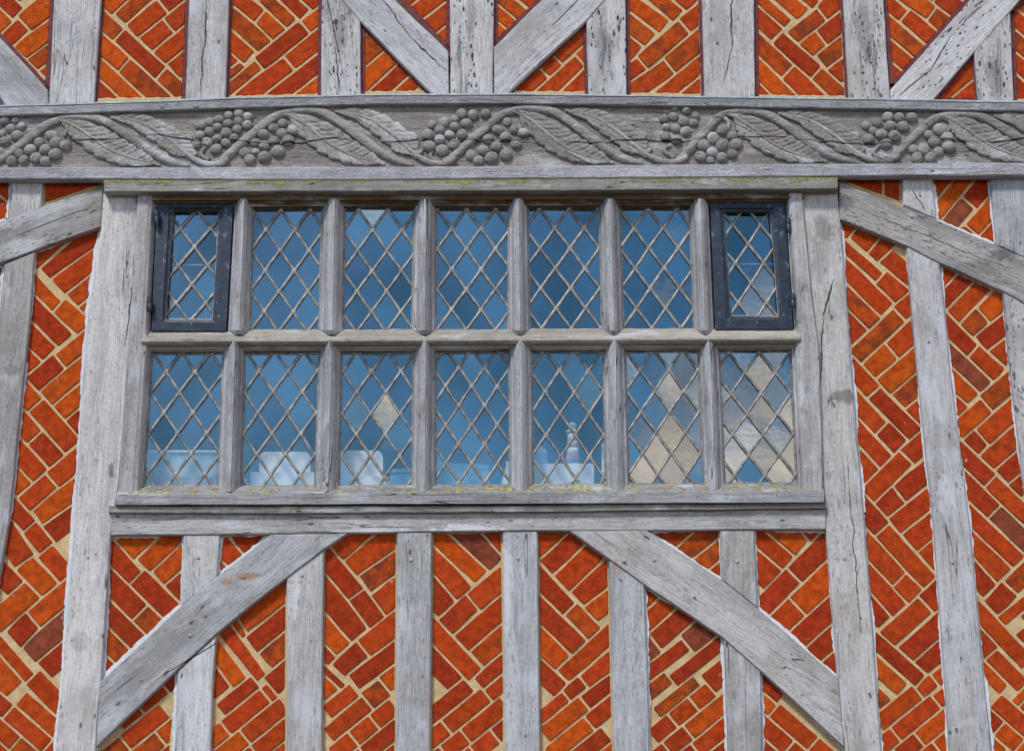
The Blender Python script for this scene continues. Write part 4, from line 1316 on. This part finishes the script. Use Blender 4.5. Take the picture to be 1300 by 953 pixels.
def seg_clip(p, q, quad):
    """the part of segment p-q inside a convex quad"""
    t0, t1 = 0.0, 1.0
    quad = ccw(quad)
    for i in range(len(quad)):
        a, b = quad[i], quad[(i + 1) % len(quad)]
        nx, ny = (b[1] - a[1]), -(b[0] - a[0])
        da = nx * (p[0] - a[0]) + ny * (p[1] - a[1]); db = nx * (q[0] - a[0]) + ny * (q[1] - a[1])
        if da > 0 and db > 0:
            return None
        if da > 0:
            t0 = max(t0, da / (da - db))
        elif db > 0:
            t1 = min(t1, da / (da - db))
    if t1 - t0 < 1e-4:
        return None
    f = lambda t: (p[0] + (q[0] - p[0]) * t, p[1] + (q[1] - p[1]) * t)
    return f(t0), f(t1)


def lattice(name, quad, base, pitch, parent, width=1.95, lattice_d=GD, odd=(), odd_tilt=None, shift=0.0):
    """lead cames of one light, and its diamond panes as pieces of their own"""
    pw, ph = pitch
    vs, fs = [], []
    prof = [(-1.0, -0.002), (-0.85, 0.0035), (-0.35, 0.0058), (0.35, 0.0058), (0.85, 0.0035), (1.0, -0.002)]

    def came(a, b, w):
        l = math.hypot(b[0] - a[0], b[1] - a[1])
        if l < 1.5:
            return
        n = max(2, int(l / 20))
        nx, ny = -(b[1] - a[1]) / l, (b[0] - a[0]) / l
        st = len(vs)
        for i in range(n + 1):
            t = i / n
            j = random.uniform(-.55, .55) if 0 < i < n else 0
            x, y = a[0] + (b[0] - a[0]) * t + nx * j, a[1] + (b[1] - a[1]) * t + ny * j
            for (o, d) in prof:
                vs.append(P(x + nx * o * w, y + ny * o * w, lattice_d + d))
        m = len(prof)
        for i in range(n):
            for j in range(m - 1):
                fs.append((st + i * m + j, st + i * m + j + 1, st + (i + 1) * m + j + 1, st + (i + 1) * m + j))
    cx = sum(q[0] for q in quad) / 4; cy = sum(q[1] for q in quad) / 4
    big = 600
    lean = ((quad[3][0] - quad[0][0]) + (quad[2][0] - quad[1][0])) / 2 / (quad[3][1] - quad[0][1])

    def at(i, j):
        """crossing i, j: the point base + i*(pw/2, ph/2) + j*(pw/2, -ph/2), leaning with the light"""
        x = base[0] + (i + j) * pw / 2; y = base[1] + (i - j) * ph / 2
        return (x + lean * (y - base[1]), y)
    R = range(-14, 15)
    for i in R:
        s = seg_clip(at(i, -20), at(i, 20), quad)
        if s:
            came(s[0], s[1], width * random.uniform(.9, 1.1))
        s = seg_clip(at(-20, i), at(20, i), quad)
        if s:
            came(s[0], s[1], width * random.uniform(.9, 1.1))
    qc = ccw(quad)
    for i in range(4):
        came(qc[i], qc[(i + 1) % 4], 1.3)
    for i in R:
        for j in R:
            x, y = at(i, j)
            if inside(quad, x, y):
                st = len(vs)
                vs.append(P(x, y, lattice_d + 0.0085))
                for k in range(6):
                    an = k * math.pi / 3 + random.uniform(-.2, .2)
                    vs.append(P(x + 3.3 * math.cos(an), y + 3.3 * math.sin(an), lattice_d + 0.005))
                for k in range(6):
                    fs.append((st, st + 1 + (k + 1) % 6, st + 1 + k))
    lead = mesh_obj(name, vs, fs, M_LEAD, (0, 0, 1), parent, True)
    host = lead if parent is win else parent
    for i in R:
        for j in R:
            cell = [at(i, j), at(i + 1, j), at(i + 1, j + 1), at(i, j + 1)]
            ctr = (sum(q[0] for q in cell) / 4, sum(q[1] for q in cell) / 4)
            if abs(ctr[0] - cx) > 90 or abs(ctr[1] - cy) > 140:
                continue
            c = clip_poly(ccw(cell), quad, 0.4)
            if len(c) < 3 or abs(area(c)) < 12:
                continue
            ctr = (sum(q[0] for q in c) / len(c), sum(q[1] for q in c) / len(c))
            up, si = random.gauss(0, 0.011), random.gauss(0, 0.011)
            for (ox, oy, ou, os) in odd:
                if inside(c, ox, oy):
                    up, si = ou, os
            w0_ = P(ctr[0], ctr[1], lattice_d - 0.001)
            front = []
            for q in c:
                w = P(q[0], q[1], lattice_d - 0.001)
                w.y += -up * (w.z - w0_.z) + si * (w.x - w0_.x)
                front.append(w)
            n = len(c)
            verts = front + [Vector((w.x, w.y + 0.003, w.z)) for w in front]
            faces = [tuple(range(n))[::-1], tuple(range(n, 2 * n))] + [(k, (k + 1) % n, n + (k + 1) % n, n + k) for k in range(n)]
            mesh_obj('pane', verts, faces, M_GLASS, (1, 0, 0), host)
    return lead


# up > 0 leans a pane's face downwards: it mirrors a lower part of the sky
UPB = [((355.5, 317.7), (36.8, 52)), ((490.6, 369.8), (37.3, 52)), ((592, 316), (37.3, 51.3)), ((723.3, 315.2), (37.6, 50.8)), ((824, 315.2), (37, 50.8))]
LOB = [((245, 524), (36.8, 52)), ((364.4, 524), (36.8, 53)), ((471, 525), (37, 53.5)), ((598.7, 490.4), (32.8, 48.8)), ((711, 525), (37, 54.5)), ((831.6, 496), (37, 53)), ((948.4, 525), (38.5, 52))]
ODD_UP = {1: [(472, 272, 0.115, 0.0), (456, 292, 0.05, 0.0), (488, 290, 0.05, 0.0)]}
ODD_LO = {2: [(488, 526, 0.085, 0.0), (451, 528, 0.05, 0.0)], 4: [(730, 480, 0.03, -0.02), (749, 506, 0.05, -0.02)],
          5: [(851, 545, 0.07, 0.0), (832, 572, 0.065, 0.0), (872, 575, 0.06, 0.0), (812, 600, 0.06, 0), (850, 603, 0.05, 0.0)], 6: [(930, 605, 0.05, 0.0)]}
for k, quad in enumerate(UP):
    lattice('leaded_light', quad, UPB[k][0], UPB[k][1], win, odd=ODD_UP.get(k, ()))
for k, quad in enumerate(LO):
    lattice('leaded_light', quad, LOB[k][0], LOB[k][1], win, odd=ODD_LO.get(k, ()))

# iron casements
CB = [((243.6, 361), (38, 47.5)), ((949.7, 310), (36, 49.5))]
for k in range(2):
    o, i_ = CASE[k], CASG[k]
    mid = [((a[0] * .25 + b[0] * .75), (a[1] * .25 + b[1] * .75)) for a, b in zip(o, i_)]
    vs = []
    for ring, d in ((o, GD - 0.01), (o, 0.022), (mid, 0.024), (mid, 0.015), (i_, 0.012), (i_, GD - 0.01)):
        for a in range(4):
            p, q = ring[a], ring[(a + 1) % 4]
            for s in range(6):
                vs.append(P(p[0] + (q[0] - p[0]) * s / 6 + random.uniform(-.2, .2), p[1] + (q[1] - p[1]) * s / 6 + random.uniform(-.2, .2), d))
    fs = []
    for r in range(5):
        for a in range(24):
            b = (a + 1) % 24
            fs.append((r * 24 + a, (r + 1) * 24 + a, (r + 1) * 24 + b, r * 24 + b))
    cm = mesh_obj('casement', vs, fs, M_IRON, (1, 0, 0), win)
    cm['label'] = 'dark iron casement at the %s end of the upper row' % ('left', 'right')[k]
    lattice('lead_lattice', i_, CB[k][0], CB[k][1], cm, width=2.1)
    # saddle bar behind the glass
    yb = 336 if k == 0 else 335
    xa, xb = (i_[0][0] + i_[3][0]) / 2 - 1, (i_[1][0] + i_[2][0]) / 2 + 1
    slab([(xa, yb - .7), (xb, yb - .7), (xb, yb + .7), (xa, yb + .7)], GD - 0.012, GD - 0.02, 0.2, 'saddle_bar', M_LEAD, None, cm, 0, 0, bevel_d=0.001)
    # hinges
    for (hx, hy) in (((199, 276), (190, 386)), ((1001, 286), (1006.5, 382)))[k]:
        sec = []
        for (dy, r) in ((-10, 0.5), (-9, 2.2), (-6, 3.2), (-1, 3.4), (0, 2.7), (1, 3.6), (7, 3.4), (9, 2.4), (10, 0.5)):
            sec.append([P(hx + r * math.cos(a * math.pi / 4), hy + dy, 0.045) + Vector((0, -r * 0.0032 * math.sin(a * math.pi / 4), 0)) for a in range(8)])
        loft(sec, 'hinge', M_IRON, cm, True, True, None, ring=True)

# ------------------------------------------------------------------ things on the window board inside
YB = -0.11                                            # behind the glass
zb = P(600, 624, YB).z
structure(boxes('window_board', [(WX0 - 0.02, 0.04, zb - 0.04, WX1 + 0.02, 0.36, zb)], M_BOARD))


def at_board(px, d):
    p = P(px, 600, d)
    return p.x


def extrude_shape(name, pts, d, thick, mat, parent=None):
    """outline in pixels at depth d, thick metres deep"""
    vs = [P(x, y, d) for x, y in pts]
    n = len(vs)
    zmin = zb + 0.0005
    vs = [Vector((v.x, v.y, max(v.z, zmin))) for v in vs]
    vs += [v + Vector((0, thick, 0)) for v in vs]
    fs = [tuple(range(n)), tuple(range(n, 2 * n))[::-1]] + [(k, n + k, n + (k + 1) % n, (k + 1) % n) for k in range(n)]
    return mesh_obj(name, vs, fs, mat, parent=parent)


def arch(x0, x1, ytop, ybot, r):
    pts = [(x0, ybot)]
    for k in range(7):
        a = math.pi + k * math.pi / 12
        pts.append((x0 + r + r * math.cos(a), ytop + r + r * math.sin(a)))
    for k in range(7):
        a = 1.5 * math.pi + k * math.pi / 12
        pts.append((x1 - r + r * math.cos(a), ytop + r + r * math.sin(a)))
    pts.append((x1, ybot))
    return pts


def roundbox(label, x0, x1, yt, ybase, bx0, bx1):
    r = empty('bread_bin', Vector((P((x0 + x1) / 2, 610, YB).x, -YB + 0.06, zb)))
    tag(r, label, 'bin', 'white round-shouldered bins behind the window')
    extrude_shape('lid', arch(x0, x1, yt, ybase, 9), YB, 0.13, M_WHITE, r)
    extrude_shape('body', arch(bx0, bx1, ybase - 1, 626, 2), YB + 0.012, 0.15, M_WHITE, r)


roundbox('white round-shouldered bin seen complete through the second lower light from left', 329, 394, 573, 600, 318, 400)
roundbox('white round-shouldered bin half hidden by the mullion, behind the third lower light', 424, 486, 571.5, 605, 415, 493)


def lathe(name, px, rows, d, mat, parent, seg=14):
    """turned shape: rows (y pixel, radius pixel)"""
    sec = []
    for (y, r) in rows:
        c = P(px, y, d)
        c.z = max(c.z, zb + 0.0005)
        sec.append([c + Vector((r * 0.0033 * math.cos(2 * math.pi * k / seg), r * 0.0033 * math.sin(2 * math.pi * k / seg), 0)) for k in range(seg)])
    return loft(sec, name, mat, parent, True, True, None, ring=True)


# translucent tub behind the first lower light
t = empty('plastic_tub', Vector((P(232, 610, YB).x, -YB + 0.1, zb)))
tag(t, 'long pale plastic tub with a white rim behind the first lower light', 'tub')
extrude_shape('body', [(186, 573), (276, 573), (276, 606), (186, 606)], YB, 0.16, M_TUB, t)
extrude_shape('rim', [(183, 571), (279, 571), (279, 574), (183, 574)], YB + 0.01, 0.18, M_WHITE, t)
extrude_shape('base', [(188, 605), (275, 605), (275, 627), (188, 627)], YB + 0.002, 0.15, M_LILAC, t)
# blue box
t = empty('blue_box', Vector((P(510, 610, YB).x, -YB + 0.1, zb)))
tag(t, 'small blue box with a bright blue rim beside the half hidden white bin', 'box')
extrude_shape('body', [(495, 598), (524, 598), (524, 627), (495, 627)], YB - 0.02, 0.12, plain('blue_grey_plastic', (0.16, 0.36, 0.52)), t)
extrude_shape('rim', [(493, 595), (526, 595), (526, 599), (493, 599)], YB - 0.012, 0.14, M_BLUE, t)
# tub behind fourth lower light
t = empty('plastic_tub', Vector((P(585, 610, YB).x, -YB + 0.1, zb)))
tag(t, 'low milky blue tub with a blue label band behind the middle lower light', 'tub')
extrude_shape('body', [(552, 586), (620, 590), (622, 627), (550, 627)], YB, 0.14, plain('blue_milky_plastic', (0.2, 0.36, 0.5)), t)
extrude_shape('band', [(602, 590.5), (621, 592), (621, 595), (602, 594)], YB + 0.004, 0.01, M_BLUE, t)
# white cone shaped vase
t = lathe('vase', 645, [(624, 12), (612, 9), (600, 5), (590, 2.5), (586, 2.8)], YB - 0.02, M_WHITE, None)
tag(t, 'white tapering vase half behind the mullion right of the milky blue tub', 'vase')
# white box with ornaments
bx = extrude_shape('white_box', [(677.5, 588), (754, 588), (754, 627), (677.5, 627)], YB, 0.16, M_WHITE)
tag(bx, 'plain white box behind the fifth lower light, carrying the toy lighthouse', 'box')
ztop = P(700, 588, YB).z
lh = empty('toy_lighthouse', Vector((P(727, 588, YB).x, -YB + 0.05, ztop)))
tag(lh, 'toy lighthouse with faded pink and white bands standing on the white box', 'lighthouse')
DL = YB - 0.05


def lathe_z(name, px, rows, mat, parent):
    sec = []
    c = P(px, 588, DL)
    for (h, r) in rows:
        sec.append([Vector((c.x + r * math.cos(2 * math.pi * k / 14), c.y + r * math.sin(2 * math.pi * k / 14), ztop + h)) for k in range(14)])
    return loft(sec, name, mat, parent, True, True, None, ring=True)


lathe_z('plinth', 727, [(0.0, 0.034), (0.0, 0.034), (0.014, 0.032), (0.015, 0.0)], M_BLUE, lh)
for (h0, h1, r0, r1, m_) in ((0.014, 0.045, 0.028, 0.0262, M_PINK), (0.045, 0.075, 0.0262, 0.0244, M_WHITE), (0.075, 0.105, 0.0244, 0.0226, M_PINK), (0.105, 0.14, 0.0226, 0.0205, M_WHITE)):
    lathe_z('tower_band', 727, [(h0, 0.0), (h0, r0), (h1, r1), (h1 + .0005, 0.0)], m_, lh)
lathe_z('gallery', 727, [(0.14, 0.0), (0.14, 0.027), (0.148, 0.027), (0.149, 0.0)], M_WHITE, lh)
lathe_z('lantern', 727, [(0.148, 0.0), (0.148, 0.016), (0.168, 0.016), (0.169, 0.0)], M_AQUA, lh)
lathe_z('cap', 727, [(0.168, 0.02), (0.175, 0.018), (0.184, 0.01), (0.188, 0.0)], M_WHITE, lh)
hut = empty('toy_tower', Vector((P(687, 588, DL).x, -DL, ztop)))
tag(hut, 'small pale aqua domed ornament left of the toy lighthouse on the white box', 'ornament')
lathe_z('body', 686, [(0.0, 0.0), (0.0, 0.03), (0.05, 0.03), (0.051, 0.0)], M_AQUA, hut)
lathe_z('dome', 686, [(0.05, 0.031), (0.066, 0.027), (0.078, 0.016), (0.085, 0.003), (0.095, 0.0)], M_WHITE, hut)
cl_ = extrude_shape('white_post', [(764, 562), (768, 562), (768, 627), (764, 627)], YB, 0.03, M_WHITE)
tag(cl_, 'thin upright white bar right of the white box inside the fifth lower light', 'bar')
